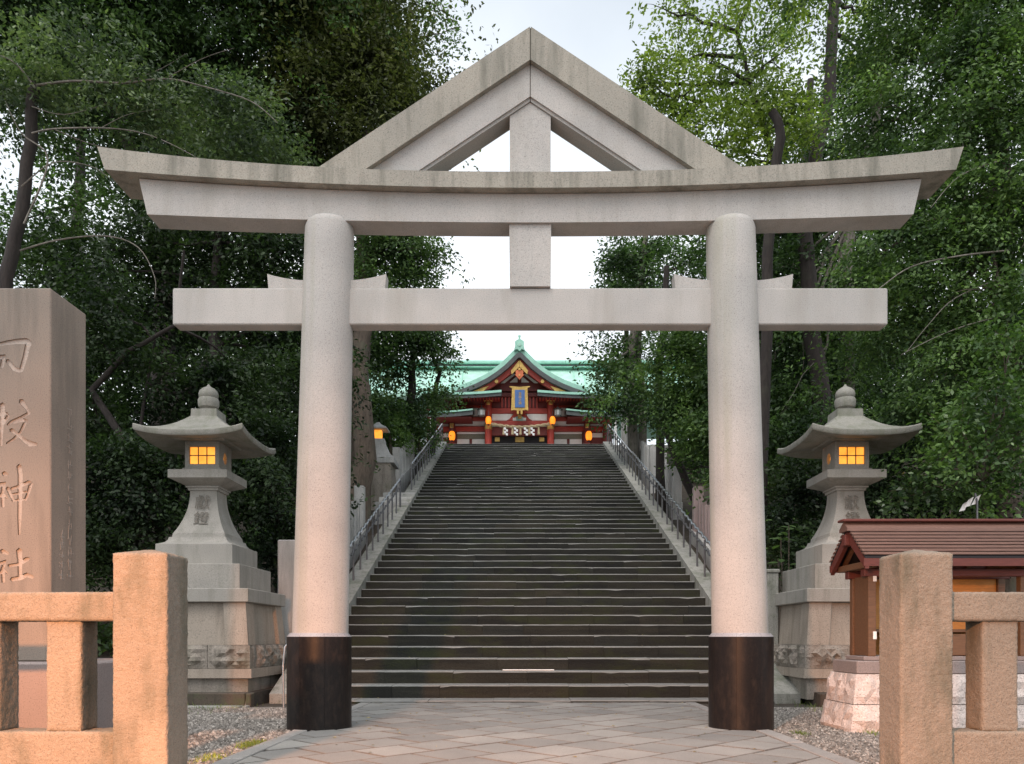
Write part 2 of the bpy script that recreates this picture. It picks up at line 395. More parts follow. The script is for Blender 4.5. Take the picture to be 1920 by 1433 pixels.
# ---------------------------------------------------------------- the paved path
path = thing('paved_path', (.1, 8, 0), kind='structure')
PX0, PX1, PY0, PY1 = -2.02, 2.24, 1.2, 10.97
box('mortar_bed', PX0 - .12, PX1 + .12, PY0, PY1, -.06, -.010, m_mossy, path, .002)
ts = .46; s2 = math.sqrt(.5)
def clip(poly, xa, xb, ya, yb):
    for ax, lim, sg in ((0, xa, 1), (0, xb, -1), (1, ya, 1), (1, yb, -1)):
        out = []
        for i in range(len(poly)):
            p, q = poly[i - 1], poly[i]; dp, dq = (p[ax] - lim) * sg, (q[ax] - lim) * sg
            if (dp >= 0) != (dq >= 0):
                t = dp / (dp - dq); out.append((p[0] + (q[0] - p[0]) * t, p[1] + (q[1] - p[1]) * t))
            if dq >= 0: out.append(q)
        poly = out
        if len(poly) < 3: return []
    return poly
nt_ = 0
for a in range(-40, 40):
    for b_ in range(-40, 40):
        u0 = a * ts + (b_ % 2) * ts * .5; v0 = b_ * ts; gp = .010
        c = [(u0 + gp, v0 + gp), (u0 + ts - gp, v0 + gp), (u0 + ts - gp, v0 + ts - gp), (u0 + gp, v0 + ts - gp)]
        p = [((u - v) * s2 + .3, (u + v) * s2 + 6) for u, v in c]
        p = clip(p, PX0, PX1, max(PY0, 3.6), PY1)
        if len(p) < 3: continue
        ar = abs(sum(p[i - 1][0] * p[i][1] - p[i][0] * p[i - 1][1] for i in range(len(p)))) / 2
        if ar < .004: continue
        n = len(p); h = .011 + random.uniform(-.002, .002); cx_ = sum(q[0] for q in p) / n; cy_ = sum(q[1] for q in p) / n
        tx, ty = random.uniform(-.003, .003), random.uniform(-.003, .003)
        top = [(cx_ + (x - cx_) * .962, cy_ + (y - cy_) * .962, h + (x - cx_) * tx + (y - cy_) * ty) for x, y in p]
        VV = [(x, y, -.02) for x, y in p] + [(x, y, h - .005 + (x - cx_) * tx + (y - cy_) * ty) for x, y in p] + top
        FF = [list(range(2 * n, 3 * n))] + [[k * n + i, k * n + (i + 1) % n, (k + 1) * n + (i + 1) % n, (k + 1) * n + i] for k in (0, 1) for i in range(n)]
        o = mk('paving_tile', VV, FF, m_tile, path); o.data.materials.append(m_joint)
        for p_ in o.data.polygons:
            if len(p_.vertices) == 4 and max(p_.vertices) < 3 * n and min(p_.vertices) < 2 * n: p_.material_index = 1   # dirty joint edges
for x0, x1 in ((PX0 - .15, PX0 - .008), (PX1 + .008, PX1 + .15)):
    y = 3.2
    while y < PY1 - .1:
        y2 = min(PY1, y + random.uniform(.8, 1.0)); box('border_stone', x0, x1, y + .004, y2 - .004, -.04, .016 + random.uniform(-.003, .003), m_kerbstrip, path, .006); y = y2

# ---------------------------------------------------------------- the stone staircase
stair = thing('stone_staircase', (.2, D0, 0), 'long dark worn stone staircase climbing from the paved path to the red hall', 'staircase')
zt = stair_z(99)
xprism('stair_core', [(D0 + .08, -.3), (D0 + .08, -.05)] + [(D0 + .1 + k * T, Z0 + (k - 1) * RZ - .03) for k in range(1, NST + 1)] + [(D0 + NST * T + 3, zt - .05), (D0 + NST * T + 3, -.3)], SX0 - .02, SX1 + .02, m_soil, stair)
def stair_block(x0, x1, i, nseg, rr):
    d = D0 + i * T + rr.uniform(-.010, .010); z = Z0 + i * RZ + rr.uniform(-.004, .004); zb = z - RZ - .02 if i else -.05
    back = d + T + .07; V = []; Fc = []
    for s in range(nseg + 1):
        x = x0 + (x1 - x0) * s / nseg
        chip = rr.uniform(0, .003) + (rr.uniform(.008, .022) if rr.random() < (.12 if s in (0, nseg) else .03) else 0); jd = rr.uniform(-.007, .007); jz = rr.uniform(-.003, .003)
        V += [(x, d + jd * .5, zb), (x, d + jd, z - .08), (x, d + jd + chip * .3, z - .015 - chip), (x, d + .018 + jd + chip, z - .001 + jz), (x, d + .16, z + jz), (x, back, z), (x, back, zb)]
    n = 7
    for s in range(nseg):
        for k in range(n):
            k2 = (k + 1) % n; Fc.append([s * n + k, (s + 1) * n + k, (s + 1) * n + k2, s * n + k2])
    Fc += [list(range(n)), list(range(nseg * n, nseg * n + n))]
    return V, Fc
rr = random.Random(3); upV = []; upF = []; cnt = 0
for i in range(NST):
    x = SX0; cuts = [x]
    while x < SX1 - .5:
        x += rr.uniform(.62, 1.35); cuts.append(min(x, SX1))
    if cuts[-1] < SX1: cuts[-1 if SX1 - cuts[-1] < .35 else len(cuts):] = [SX1]
    for a, b_ in zip(cuts[:-1], cuts[1:]):
        if i < 33:
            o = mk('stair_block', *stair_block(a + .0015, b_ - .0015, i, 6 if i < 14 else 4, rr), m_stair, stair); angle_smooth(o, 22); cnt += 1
        else:
            v, f = stair_block(a + .002, b_ - .002, i, 3, rr); o_ = len(upV); upV += v; upF += [[k + o_ for k in q] for q in f]
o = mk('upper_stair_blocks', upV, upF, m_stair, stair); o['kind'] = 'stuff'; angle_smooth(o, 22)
print('stair blocks', cnt)
tag(box('upper_landing', -16, 16, D0 + NST * T - .3, 60, zt - .25, zt - .012, m_grey), kind='structure')
strip = box('paper_strip', X(942, 11.95), X(1040, 11.95), 12.08, 12.16, Z0 + 2 * RZ + .004, Z0 + 2 * RZ + .018, m_paper, None, .003)
tag(strip, 'thin white strip lying on one of the lowest stair treads', 'strip')

# sloping cheeks of the stairs
for nm, xa, xb, lab in (('left', SX0 - .36, SX0 - .004, 'mossy sloping stone coping along the left edge of the staircase'), ('right', SX1 + .004, SX1 + .36, 'mossy sloping stone coping along the right edge of the staircase')):
    root = thing('stair_coping', ((xa + xb) / 2, D0, 0), lab, 'coping')
    k = 0
    while k < NST - 1:
        k2 = min(k + 4, NST - 1); da, db = D0 + k * T + .006, D0 + k2 * T - .006
        za, zb = Z0 + k * RZ + .09, Z0 + k2 * RZ + .09
        o = xprism('coping_stone', [(da, za - .6), (da, za), (db, zb), (db, zb - .6)], xa, xb, m_coping, root)
        k = k2

# ---------------------------------------------------------------- the torii gate
TC, TD = .10, 7.98
tor = thing('torii_gate', (TC, TD, 0), 'tall pale granite torii gate with a triangular gable on top and black column bases', 'torii')
for s in (-1, 1):
    rows = []; n = 48
    zz = [.93, 1.2, 2, 3, 4, 4.7, 4.93, 4.975, 4.995]; 
    for z in zz:
        t = (z - .93) / (4.995 - .93); r = .272 - .034 * t
        if z > 4.95: r -= .012 if z < 4.98 else .035
        cx = TC + s * (2.078 - .094 * t)
        rows.append([(cx + r * math.cos(2 * math.pi * i / n), TD + r * math.sin(2 * math.pi * i / n), z) for i in range(n)])
    c_ = rings('column', rows, m_col, tor, deg=50)
    bx = TC + s * 2.088; r0 = .313
    for k in range(8):
        a0, a1 = k * math.pi / 4 + .0025 + math.pi / 8, (k + 1) * math.pi / 4 - .0025 + math.pi / 8; V = []; m = 8
        for z, r in ((-.02, r0), (.905, r0), (.94, r0 - .03), (.94, r0 - .07), (-.02, r0 - .07)):
            for i in range(m + 1):
                a = a0 + (a1 - a0) * i / m; V.append((bx + r * math.cos(a), TD + r * math.sin(a), z))
        Fc = []
        for q in range(5):
            q2 = (q + 1) % 5
            for i in range(m): Fc.append([q * (m + 1) + i, q * (m + 1) + i + 1, q2 * (m + 1) + i + 1, q2 * (m + 1) + i])
        Fc += [[q * (m + 1) for q in range(5)], [q * (m + 1) + m for q in range(5)]]
        o = mk('base_segment', V, Fc, m_black, tor); o.data.materials.append(m_collar); angle_smooth(o, 30)
        for p in o.data.polygons:
            if p.normal.z > .3: p.material_index = 1
    lathe('base_core', bx, TD, [(r0 - .06, -.05), (r0 - .06, .93)], m_black, tor, 24)
def curved_beam(name, half_t, half_b, y0, y1, ft, fb, mat, n=56, cuts=()):
    rows = []
    for i in range(n + 1):
        t = -1 + 2 * i / n
        xt, xb = TC + half_t * t, TC + half_b * t
        rows.append([(xb, y0, fb(abs(t))), (xt, y0, ft(abs(t))), (xt, y1, ft(abs(t))), (xb, y1, fb(abs(t)))])
    return rings(name, rows, mat, tor, deg=30)
curved_beam('top_lintel_cap', 4.165, 4.093, 7.74, 8.26, lambda t: 5.375 + .241 * t ** 2.3, lambda t: 5.221 + .175 * t ** 2.0, m_torii_top)
curved_beam('top_lintel', 3.81, 3.73, 7.84, 8.12, lambda t: 5.217 + .147 * t ** 2.0, lambda t: 4.939 + .078 * t ** 2.0, m_torii)
box('tie_beam', TC - 3.51, TC + 3.51, 7.90, 8.07, 3.966, 4.327, m_torii, tor, .012)
for s in (-1, 1):
    for q in (-1, 1):
        xc = TC + s * 2.0; xa = xc + q * .2; xb = xc + q * .585
        p = [(xa, 4.33), (xb - q * .012, 4.33), (xb, 4.47)] + [(xb + (xa - xb) * k / 5, 4.47 - .062 * (1 - (1 - k / 5) ** 1.8)) for k in range(1, 6)]
        prism('wedge', p, 7.915, 8.055, m_torii, tor)
prism('centre_strut', [(TC - .20, 4.33), (TC + .20, 4.33), (TC + .205, 4.938), (TC - .205, 4.938)], 7.87, 8.09, m_torii, tor)
def gable(name, ztop, zbot, y0, y1, mat, slope=.664, zfloor=5.30, gap=.004):
    for s in (-1, 1):
        xa = TC + s * gap; 
        p = [(xa, zbot), (xa, ztop), (TC + s * (ztop - zfloor) / slope, zfloor), (TC + s * (zbot - zfloor) / slope, zfloor)]
        prism(name, p, y0, y1, mat, tor)
gable('gable_cap', 6.80, 6.48, 7.78, 8.20, m_torii_top)
gable('gable_beam', 6.478, 6.165, 7.84, 8.12, m_torii)
for za_, zb_, y_ in ((6.478 + .002, 6.79, 7.787), (6.17, 6.476, 7.847)): box('mortar_joint', TC - .004, TC + .004, y_, 8.1, za_, zb_, m_mossy, tor, .0005)
gable('gable_moulding', 6.164, 6.132, 7.862, 8.098, m_torii)
prism('gable_strut', [(TC - .20, 5.31), (TC + .20, 5.31), (TC + .20, 6.13 - .2 * .664), (TC, 6.13), (TC - .20, 6.13 - .2 * .664)], 7.88, 8.08, m_torii, tor)

# ---------------------------------------------------------------- stone lanterns
def stone_lantern(cx, cy, label, mirror):
    zb = .165
    L = thing('stone_lantern', (cx, cy, zb), label, 'stone lantern', 'lit stone lanterns beside the gate')
    square('plinth', cx, cy, [(.86, zb - .1), (.86, .352)], m_rock, L)
    square('ledge', cx, cy, [(.925, .354), (.925, .478)], m_lantern_base, L)
    for f in range(4):                                          # rock faced course, three stones a side
        edges = [-.90, -.3, .33, .90] if f % 2 == 0 else [-.90, -.25, .3, .90]
        for k in range(3):
            a, b_ = edges[k] + .004, edges[k + 1] - .004
            if f in (0, 2):
                y0, y1 = (cy - .90, cy - .62) if f == 0 else (cy + .62, cy + .90)
                grid_block('rock_block', cx + a, cx + b_, y0, y1, .482, .793, m_rock, L, .06, f * 10 + k, (9, 2, 6))
            elif k == 1 or True:
                a2, b2 = max(a, -.612), min(b_, .612)
                if b2 - a2 < .1: continue
                x0, x1 = (cx - .90, cx - .62) if f == 1 else (cx + .62, cx + .90)
                grid_block('rock_block', x0, x1, cy + a2, cy + b2, .482, .793, m_rock, L, .06, f * 10 + k, (2, 9, 6))
    square('pedestal_panel', cx, cy, [(.80, .796), (.76, 1.368)], m_lantern_base, L)
    for sx in (-1, 1):
        for sy in (-1, 1):
            rows = []
            for h, z in ((.862, .797), (.808, 1.369)):
                i_ = h - .30
                rows.append([(cx + sx * i_, cy + sy * i_, z), (cx + sx * h, cy + sy * i_, z), (cx + sx * h, cy + sy * h, z), (cx + sx * i_, cy + sy * h, z)])
            rings('corner_pilaster', rows, m_lantern_base, L)
    square('pedestal_cap', cx, cy, [(.845, 1.371), (.859, 1.38), (.859, 1.549), (.85, 1.557)], m_lantern, L)
    square('lower_step', cx, cy, [(.684, 1.558), (.684, 1.895), (.676, 1.902)], m_lantern, L)
    square('upper_step', cx, cy, [(.53, 1.903), (.53, 2.185), (.52, 2.192), (.50, 2.196), (.44, 2.225), (.41, 2.26), (.40, 2.30)], m_lantern, L)
    prof = [(.37, 2.302), (.362, 2.36)] + [(.19 + .168 * (1 - k / 9) ** 2.1, 2.36 + (2.98 - 2.36) * k / 9) for k in range(10)] + [(.21, 2.985), (.215, 3.02), (.235, 3.022), (.235, 3.045)]
    sh = square('shaft', cx, cy, prof, m_lantern, L, deg=35)
    rot = 0
    text_mesh('carved_letters', '獻', .22, m_carved, (cx, cy - .236, 2.80), L, .002, rot=(90 - 9, 0, 0))
    text_mesh('carved_letters', '鐙', .22, m_carved, (cx, cy - .281, 2.565), L, .002, rot=(90 - 16, 0, 0))
    square('platform', cx, cy, [(.235, 3.046), (.405, 3.125), (.412, 3.13), (.412, 3.24), (.40, 3.247), (.27, 3.25), (.27, 3.29)], m_lantern, L)
    # fire box: four corner posts, head and sill, window panes
    h, z0, z1 = .243, 3.292, 3.676
    wz0, wz1, wx = 3.352, 3.600, .182
    for (sx, sy) in ((-1, -1), (1, -1), (1, 1), (-1, 1)):
        box('fire_box_post', cx + sx * h, cx + sx * wx, cy + min(sy * h, sy * wx), cy + max(sy * h, sy * wx), z0, z1, m_lantern, L, .004)
    for sy in (-1, 1):
        y0, y1 = cy + min(sy * (h - .003), sy * wx), cy + max(sy * (h - .003), sy * wx)
        box('fire_box_sill', cx - wx, cx + wx, y0, y1, z0, wz0, m_lantern, L, .002); box('fire_box_head', cx - wx, cx + wx, y0, y1, wz1, z1, m_lantern, L, .002)
    y = cy - h + .028
    pw = 2 * wx / 3; ph = (wz1 - wz0) / 2
    pane = None
    for a in range(3):
        for b_ in range(2):
            loc = (cx - wx + pw * (a + .5), y, wz0 + ph * (b_ + .5))
            if pane is None: pane = box('window_pane', loc[0] - pw / 2 + .007, loc[0] + pw / 2 - .007, y - .004, y + .004, loc[2] - ph / 2 + .007, loc[2] + ph / 2 - .007, m_amber, L, .001)
            else: put('window_pane', pane.data, loc, L)
    for a in (1, 2): box('window_bar', cx - wx + pw * a - .006, cx - wx + pw * a + .006, y - .012, y - .002, wz0, wz1, m_hutwood, L, .001)
    box('window_bar', cx - wx, cx + wx, y - .013, y - .003, wz0 + ph - .006, wz0 + ph + .006, m_hutwood, L, .001)
    # side slabs pierced by a round sun or a crescent moon, lit from inside
    for s in (-1, 1):
        bm = bmesh.new(); xx = cx + s * (h - .004); zc = 3.476; nseg = 28
        outer = []; inner = []
        moon = (s != mirror)
        for i in range(nseg):
            a = 2 * math.pi * i / nseg; ca, sa = math.cos(a), math.sin(a)
            k_ = min(wx / abs(ca) if abs(ca) > 1e-6 else 9, ((z1 - z0) / 2) / abs(sa) if abs(sa) > 1e-6 else 9)
            outer.append((xx, cy + ca * k_, (z0 + z1) / 2 + sa * k_)); inner.append((xx, cy + ca * .066, zc + sa * .082))
        V = outer + inner + [(x - s * .05, y_, z) for x, y_, z in inner]
        Fc = [[i, (i + 1) % nseg, nseg + (i + 1) % nseg, nseg + i] for i in range(nseg)] + [[nseg + i, nseg + (i + 1) % nseg, 2 * nseg + (i + 1) % nseg, 2 * nseg + i] for i in range(nseg)]
        mk('side_slab', V, Fc, m_lantern, L)
        V = [(xx - s * .045, cy + .09 * math.cos(2 * math.pi * i / 20), zc + .1 * math.sin(2 * math.pi * i / 20)) for i in range(20)]
        mk('round_side_window', V + [(x - s * .006, y_, z) for x, y_, z in V], [list(range(20)), list(range(20, 40))] + [[i, (i + 1) % 20, 20 + (i + 1) % 20, 20 + i] for i in range(20)], m_amber, L)
        if moon:
            o = mk('crescent_plate', [(xx - s * .012, cy - .018 + .062 * math.cos(2 * math.pi * i / 20), zc + .022 + .078 * math.sin(2 * math.pi * i / 20)) for i in range(20)] + [(xx - s * .02, cy - .018 + .062 * math.cos(2 * math.pi * i / 20), zc + .022 + .078 * math.sin(2 * math.pi * i / 20)) for i in range(20)], [list(range(20)), list(range(20, 40))] + [[i, (i + 1) % 20, 20 + (i + 1) % 20, 20 + i] for i in range(20)], m_lantern, L)
    # roof: concave hipped stone with upturned corners
    n = 16
    def ring(h, zmid, up):
        p = []
        for e in range(4):
            for i in range(n):
                t = -1 + 2 * i / n; zz = zmid + up * abs(t) ** 3
                k = h * (1 + .0 * abs(t))
                p.append([(cx + t * k, cy - k, zz), (cx + k, cy + t * k, zz), (cx - t * k, cy + k, zz), (cx - k, cy - t * k, zz)][e])
        return p
    rows = [ring(.25, 3.678, 0), ring(.34, 3.672, .0), ring(.36, 3.690, .005), ring(.70, 3.640, .070), ring(.735, 3.640, .075), ring(.745, 3.655, .078), ring(.745, 3.712, .080), ring(.735, 3.722, .080)]
    for k in range(1, 10):
        t = k / 9; rows.append(ring(.735 - (.735 - .185) * t, 3.722 + (4.05 - 3.722) * (t ** 1.75), .080 * (1 - t) ** 2))
    rows += [ring(.18, 4.155, 0)]
    rings('roof', rows, m_lantern_roof, L, deg=38)
    ro = lathe('finial', cx, cy, [(.10, 4.155), (.10, 4.19), (.135, 4.215), (.147, 4.26), (.147, 4.315), (.135, 4.345), (.122, 4.35), (.134, 4.37), (.138, 4.41), (.122, 4.455), (.085, 4.49), (.03, 4.52), (.012, 4.55), (.001, 4.556)], m_lantern_roof, L, 24, 35)
    return L
stone_lantern(-4.50, 11.64, 'lit stone lantern with mossy roof behind the left fence post', 1)
stone_lantern(4.70, 11.64, 'lit stone lantern rising behind the red-roofed wooden stand', -1)
for x0, x1, lab in ((-9, SX0 - .42, 'low dark mossy kerb in front of the left stone lantern'), (SX1 + .42, 9, 'low dark mossy kerb in front of the right stone lantern')):
    k = thing('mossy_kerb', ((x0 + x1) / 2, 10.5, 0), lab, 'kerb'); x = x0
    while x < x1 - .05:
        x2 = min(x1, x + random.uniform(.8, 1.2)); box('kerb_stone', x + .004, x2 - .004, 10.45, 10.60, -.06, .17 + random.uniform(-.008, .008), m_mossy, k, .012)
        box('kerb_stone', x + .01, x2 - .01, 10.28 + random.uniform(-.03, .03), 10.44, -.05, .018, m_coping, k, .008); x = x2

# ---------------------------------------------------------------- inscribed stele on the left
SD = 5.8; sx0, sx1 = -4.14, -3.38; sz0, sz1 = .727, 3.416
stele = thing('inscribed_stone_pillar', (-3.76, SD + .24, 0), 'tall square granite pillar carved with large shrine characters behind the left fence', 'stone pillar')
st = box('pillar', sx0, sx1, SD, SD + .475, sz0, sz1, m_stele, stele, .008)
box('pillar_base', -4.6, -2.985, SD - .25, SD + .95, -.05, .725, m_slab, stele, .012)
k1 = lambda x, y: (x / 2.866, 500 + y / 2.866); k3 = lambda x, y: (x / 3.03, 960 + y / 3.03)
strokes = []
def S(kf, *pts): strokes.append([(kf(x, y), w_) for x, y, w_ in pts])
S(k1, (30, 410, 11), (90, 402, 13), (140, 400, 15), (158, 416, 16)); S(k1, (152, 410, 15), (136, 480, 13), (112, 560, 11)); S(k1, (38, 505, 10), (72, 545, 13), (106, 562, 9))
S(k1, (-70, 430, 13), (-60, 500, 12), (-40, 570, 10)); S(k1, (-40, 425, 10), (40, 408, 10)); S(k1, (-30, 495, 10), (20, 480, 11), (8, 540, 11))
S(k1, (112, 722, 14), (140, 760, 8), (155, 790, 6)); S(k1, (158, 786, 9), (110, 812, 8), (60, 835, 9), (40, 850, 6))
S(k1, (12, 742, 16), (8, 830, 12), (4, 960, 9)); S(k1, (44, 800, 9), (20, 840, 8), (-30, 900, 6)); S(k1, (-80, 800, 8), (0, 790, 10), (40, 790, 6)); S(k1, (-70, 900, 6), (-10, 830, 9))
S(k1, (70, 838, 8), (110, 826, 9), (140, 826, 10), (110, 890, 9), (70, 930, 8), (35, 950, 5)); S(k1, (58, 878, 11), (90, 900, 9), (130, 935, 11), (160, 952, 15), (196, 955, 8))
S(k1, (102, 1072, 14), (108, 1120, 13), (106, 1250, 12), (104, 1350, 11), (102, 1440, 6)); S(k1, (60, 1195, 9), (110, 1178, 8), (150, 1160, 11), (165, 1168, 11), (150, 1220, 9), (135, 1255, 8)); S(k1, (40, 1190, 10), (55, 1230, 8), (70, 1255, 6)); S(k1, (60, 1225, 6), (140, 1210, 6)); S(k1, (65, 1258, 6), (135, 1250, 6))
S(k1, (18, 1112, 13), (38, 1118, 8)); S(k1, (-30, 1180, 8), (22, 1165, 12), (10, 1220, 9), (-40, 1270, 6)); S(k1, (12, 1220, 10), (14, 1290, 10)); S(k1, (20, 1225, 6), (36, 1245, 5))
S(k3, (108, 218, 16), (112, 290, 12), (112, 372, 11)); S(k3, (48, 306, 8), (110, 296, 9), (148, 270, 12), (162, 266, 9)); S(k3, (64, 384, 11), (120, 374, 11), (150, 358, 12), (186, 372, 9))
S(k3, (8, 222, 12), (45, 238, 8)); S(k3, (-40, 310, 8), (30, 280, 10), (5, 340, 8), (-40, 380, 6)); S(k3, (14, 330, 10), (18, 400, 10)); S(k3, (20, 330, 6), (40, 350, 5))
def ribbon2d(pts):
    P = [np.array(p) for p, _ in pts]; W = [w_ * .75 for _, w_ in pts]
    Q = []; WW = []
    for i in range(len(P) - 1):
        for s in range(3): Q.append(P[i] + (P[i + 1] - P[i]) * s / 3); WW.append(W[i] + (W[i + 1] - W[i]) * s / 3)
    Q.append(P[-1]); WW.append(W[-1]); A = []; B = []
    for i in range(len(Q)):
        t = Q[min(i + 1, len(Q) - 1)] - Q[max(i - 1, 0)]; t = t / (np.linalg.norm(t) + 1e-9); nn = np.array([-t[1], t[0]])
        A.append(Q[i] + nn * WW[i] * .5); B.append(Q[i] - nn * WW[i] * .5)
    t0 = Q[0] - Q[1]; t0 = t0 / np.linalg.norm(t0); t1 = Q[-1] - Q[-2]; t1 = t1 / np.linalg.norm(t1)
    return A, B, Q[0] + t0 * WW[0] * .4, Q[-1] + t1 * WW[-1] * .4
cutV = []; cutF = []; letV = []; letF = []
for si, stroke in enumerate(strokes):
    A, B, h0, h1 = ribbon2d([(p, w_) for p, w_ in stroke]); loop = [h0] + A + [h1] + B[::-1]
    pl = [(X(p[0], SD), Z(p[1], SD)) for p in loop]; n = len(pl); q = SD + .012 + si * .0002
    letV_o = len(letV); m = len(A)
    o_ = len(letV); letV += [(x, q, z) for x, z in pl]
    letF += [[o_, o_ + 1, o_ + n - 1], [o_ + m, o_ + m + 1, o_ + m + 2]] + [[o_ + 1 + i, o_ + 2 + i, o_ + n - 2 - i, o_ + n - 1 - i] for i in range(m - 1)]
    o_ = len(cutV); cutV += [(x, SD - .03, z) for x, z in pl] + [(x, SD + .016 + si * .0002, z) for x, z in pl]
    for base, rev in ((o_, 0), (o_ + n, 1)):
        fs = [[base, base + 1, base + n - 1], [base + m, base + m + 1, base + m + 2]] + [[base + 1 + i, base + 2 + i, base + n - 2 - i, base + n - 1 - i] for i in range(m - 1)]
        cutF += [f[::-1] if rev else f for f in fs]
    cutF += [[o_ + i, o_ + n + i, o_ + n + (i + 1) % n, o_ + (i + 1) % n] for i in range(n)]
cut = mk('cutter', cutV, cutF, None)
bo = st.modifiers.new('carve', 'BOOLEAN'); bo.object = cut; bo.operation = 'DIFFERENCE'; bo.solver = 'EXACT'; bo.use_self = True
dg = bpy.context.evaluated_depsgraph_get(); me2 = bpy.data.meshes.new_from_object(st.evaluated_get(dg))
print('stele', len(st.data.polygons), '->', len(me2.polygons))
st.modifiers.clear(); st.data = me2; bpy.data.objects.remove(cut)
if not len(st.data.materials): st.data.materials.append(m_stele)
lt = mk('carved_letters', letV, letF, m_letter, stele)
# worn columns of small carved characters on the side, too weathered to read
r_ = random.Random(21)
for dcol, pa, pb, h_ in ((6.05, 775, 1092, .075), (5.935, 1003, 1092, .060)):
    V = []; Fc = []; zz = Z(pa, dcol); ze_ = Z(pb, dcol)
    while zz > ze_:
        for q in range(r_.randint(4, 6)):
            yy = dcol + r_.uniform(-.3, .3) * h_; z_ = zz + r_.uniform(-.38, .38) * h_; l_ = h_ * r_.uniform(.2, .42); t_ = .0032
            if r_.random() < .6: a, b_ = (l_, t_)
            else: a, b_ = (t_, l_)
            o_ = len(V); tl = r_.uniform(-.1, .1) * l_
            c8 = [(yy - a / 1, z_ - b_ - tl), (yy + a, z_ - b_ + tl), (yy + a, z_ + b_ + tl), (yy - a, z_ + b_ - tl)]
            V += [(sx1 - .002, y_, w_) for y_, w_ in c8] + [(sx1 + .0015 + q * .0002, y_, w_) for y_, w_ in c8]
            Fc += [[o_ + 4, o_ + 5, o_ + 6, o_ + 7]] + [[o_ + k, o_ + (k + 1) % 4, o_ + 4 + (k + 1) % 4, o_ + 4 + k] for k in range(4)]
        zz -= h_ * 1.25
    mk('side_inscription', V, Fc, m_faint, stele)

# ---------------------------------------------------------------- foreground granite fences
from mathutils import noise as mnoise
def rough_box(name, x0, x1, y0, y1, z0, z1, mat, parent, step=.016, amp=.0035, peak=0.0, seed=0):
    """hammered stone: every face is a fine grid pushed in and out"""
    nx, ny, nz = (max(2, round((b - a) / step)) for a, b in ((x0, x1), (y0, y1), (z0, z1))); vm = {}; V = []; Fc = []
    cx_, cy_, cz_ = (x0 + x1) / 2, (y0 + y1) / 2, (z0 + z1) / 2; cr = .006
    def vv(i, j, k):
        key = (i, j, k)
        if key not in vm:
            x, y, z = x0 + (x1 - x0) * i / nx, y0 + (y1 - y0) * j / ny, z0 + (z1 - z0) * k / nz
            n = Vector(((i == nx) - (i == 0), (j == ny) - (j == 0), (k == nz) - (k == 0)))
            ed = n.length > 1.01
            h = mnoise.noise(Vector((x * 34 + seed, y * 34, z * 52))) * amp + mnoise.noise(Vector((x * 75, y * 75 + seed, z * 90))) * amp * .8
            p = Vector((x, y, z)) + (n.normalized() * (h - (cr if ed else 0)))
            if peak and k == nz: p.z += peak * max(0, 1 - max(abs(x - cx_) / (x1 - x0), abs(y - cy_) / (y1 - y0)) * 2)
            vm[key] = len(V); V.append(tuple(p))
        return vm[key]
    for i in range(nx):
        for k in range(nz):
            for j in (0, ny): Fc.append([vv(i, j, k), vv(i + 1, j, k), vv(i + 1, j, k + 1), vv(i, j, k + 1)])
        for j in range(ny):
            for k in (0, nz): Fc.append([vv(i, j, k), vv(i + 1, j, k), vv(i + 1, j + 1, k), vv(i, j + 1, k)])
    for j in range(ny):
        for k in range(nz):
            for i in (0, nx): Fc.append([vv(i, j, k), vv(i, j + 1, k), vv(i, j + 1, k + 1), vv(i, j, k + 1)])
    o = mk(name, V, Fc, mat, parent); angle_smooth(o, 50); return o
def fence(d, px0, px1, sgn, label):
    x0, x1 = X(px0, d), X(px1, d); w_ = x1 - x0
    root = thing('granite_fence', ((x0 + x1) / 2, d + .15, 0), label, 'fence')
    rough_box('end_post', x0, x1, d, d + w_ * .95, -.05, Z(1037, d), m_fence, root, .012, .0035, .035, px0)
    xe = x1 if sgn > 0 else x0; L = 3.2
    zt1, zb1 = Z(1110, d + .05), Z(1165, d + .05); zb2 = Z(1372, d + .05)
    for nm, za, zb in (('top_rail', zb1, zt1), ('bottom_rail', .02, zb2)):
        x = xe + sgn * .003; k = 0
        while abs(x - xe) < L:
            xn = x + sgn * (1.05 if k else .95); rough_box(nm, min(x, xn) + .002, max(x, xn) - .002, d + .05, d + .25, za, zb, m_fence, root, .014 if k == 0 else .04, .003, 0, px0 + k * 7); x = xn; k += 1
    return root, xe, zb1, zb2
rt, xe, za, zb = fence(4.40, 210, 313, -1, 'rough granite fence glowing orange at the lower left, in front of the carved pillar')
for k in range(7):
    xa = X(152, 4.47) - k * .455; rough_box('baluster', xa - .197, xa, 4.47, 4.655, zb - .004, za + .004, m_fence, rt, .014 if k < 2 else .04, .003, 0, k * 11)
rt, xe, za, zb = fence(4.52, 1689, 1788, 1, 'rough granite fence at the lower right, in front of the wooden stand')
for k in range(7):
    xa = X(1842, 4.59) + k * .42; rough_box('baluster', xa, xa + .207, 4.59, 4.775, zb - .004, za + .004, m_fence, rt, .014 if k < 2 else .04, .003, 0, k * 13)

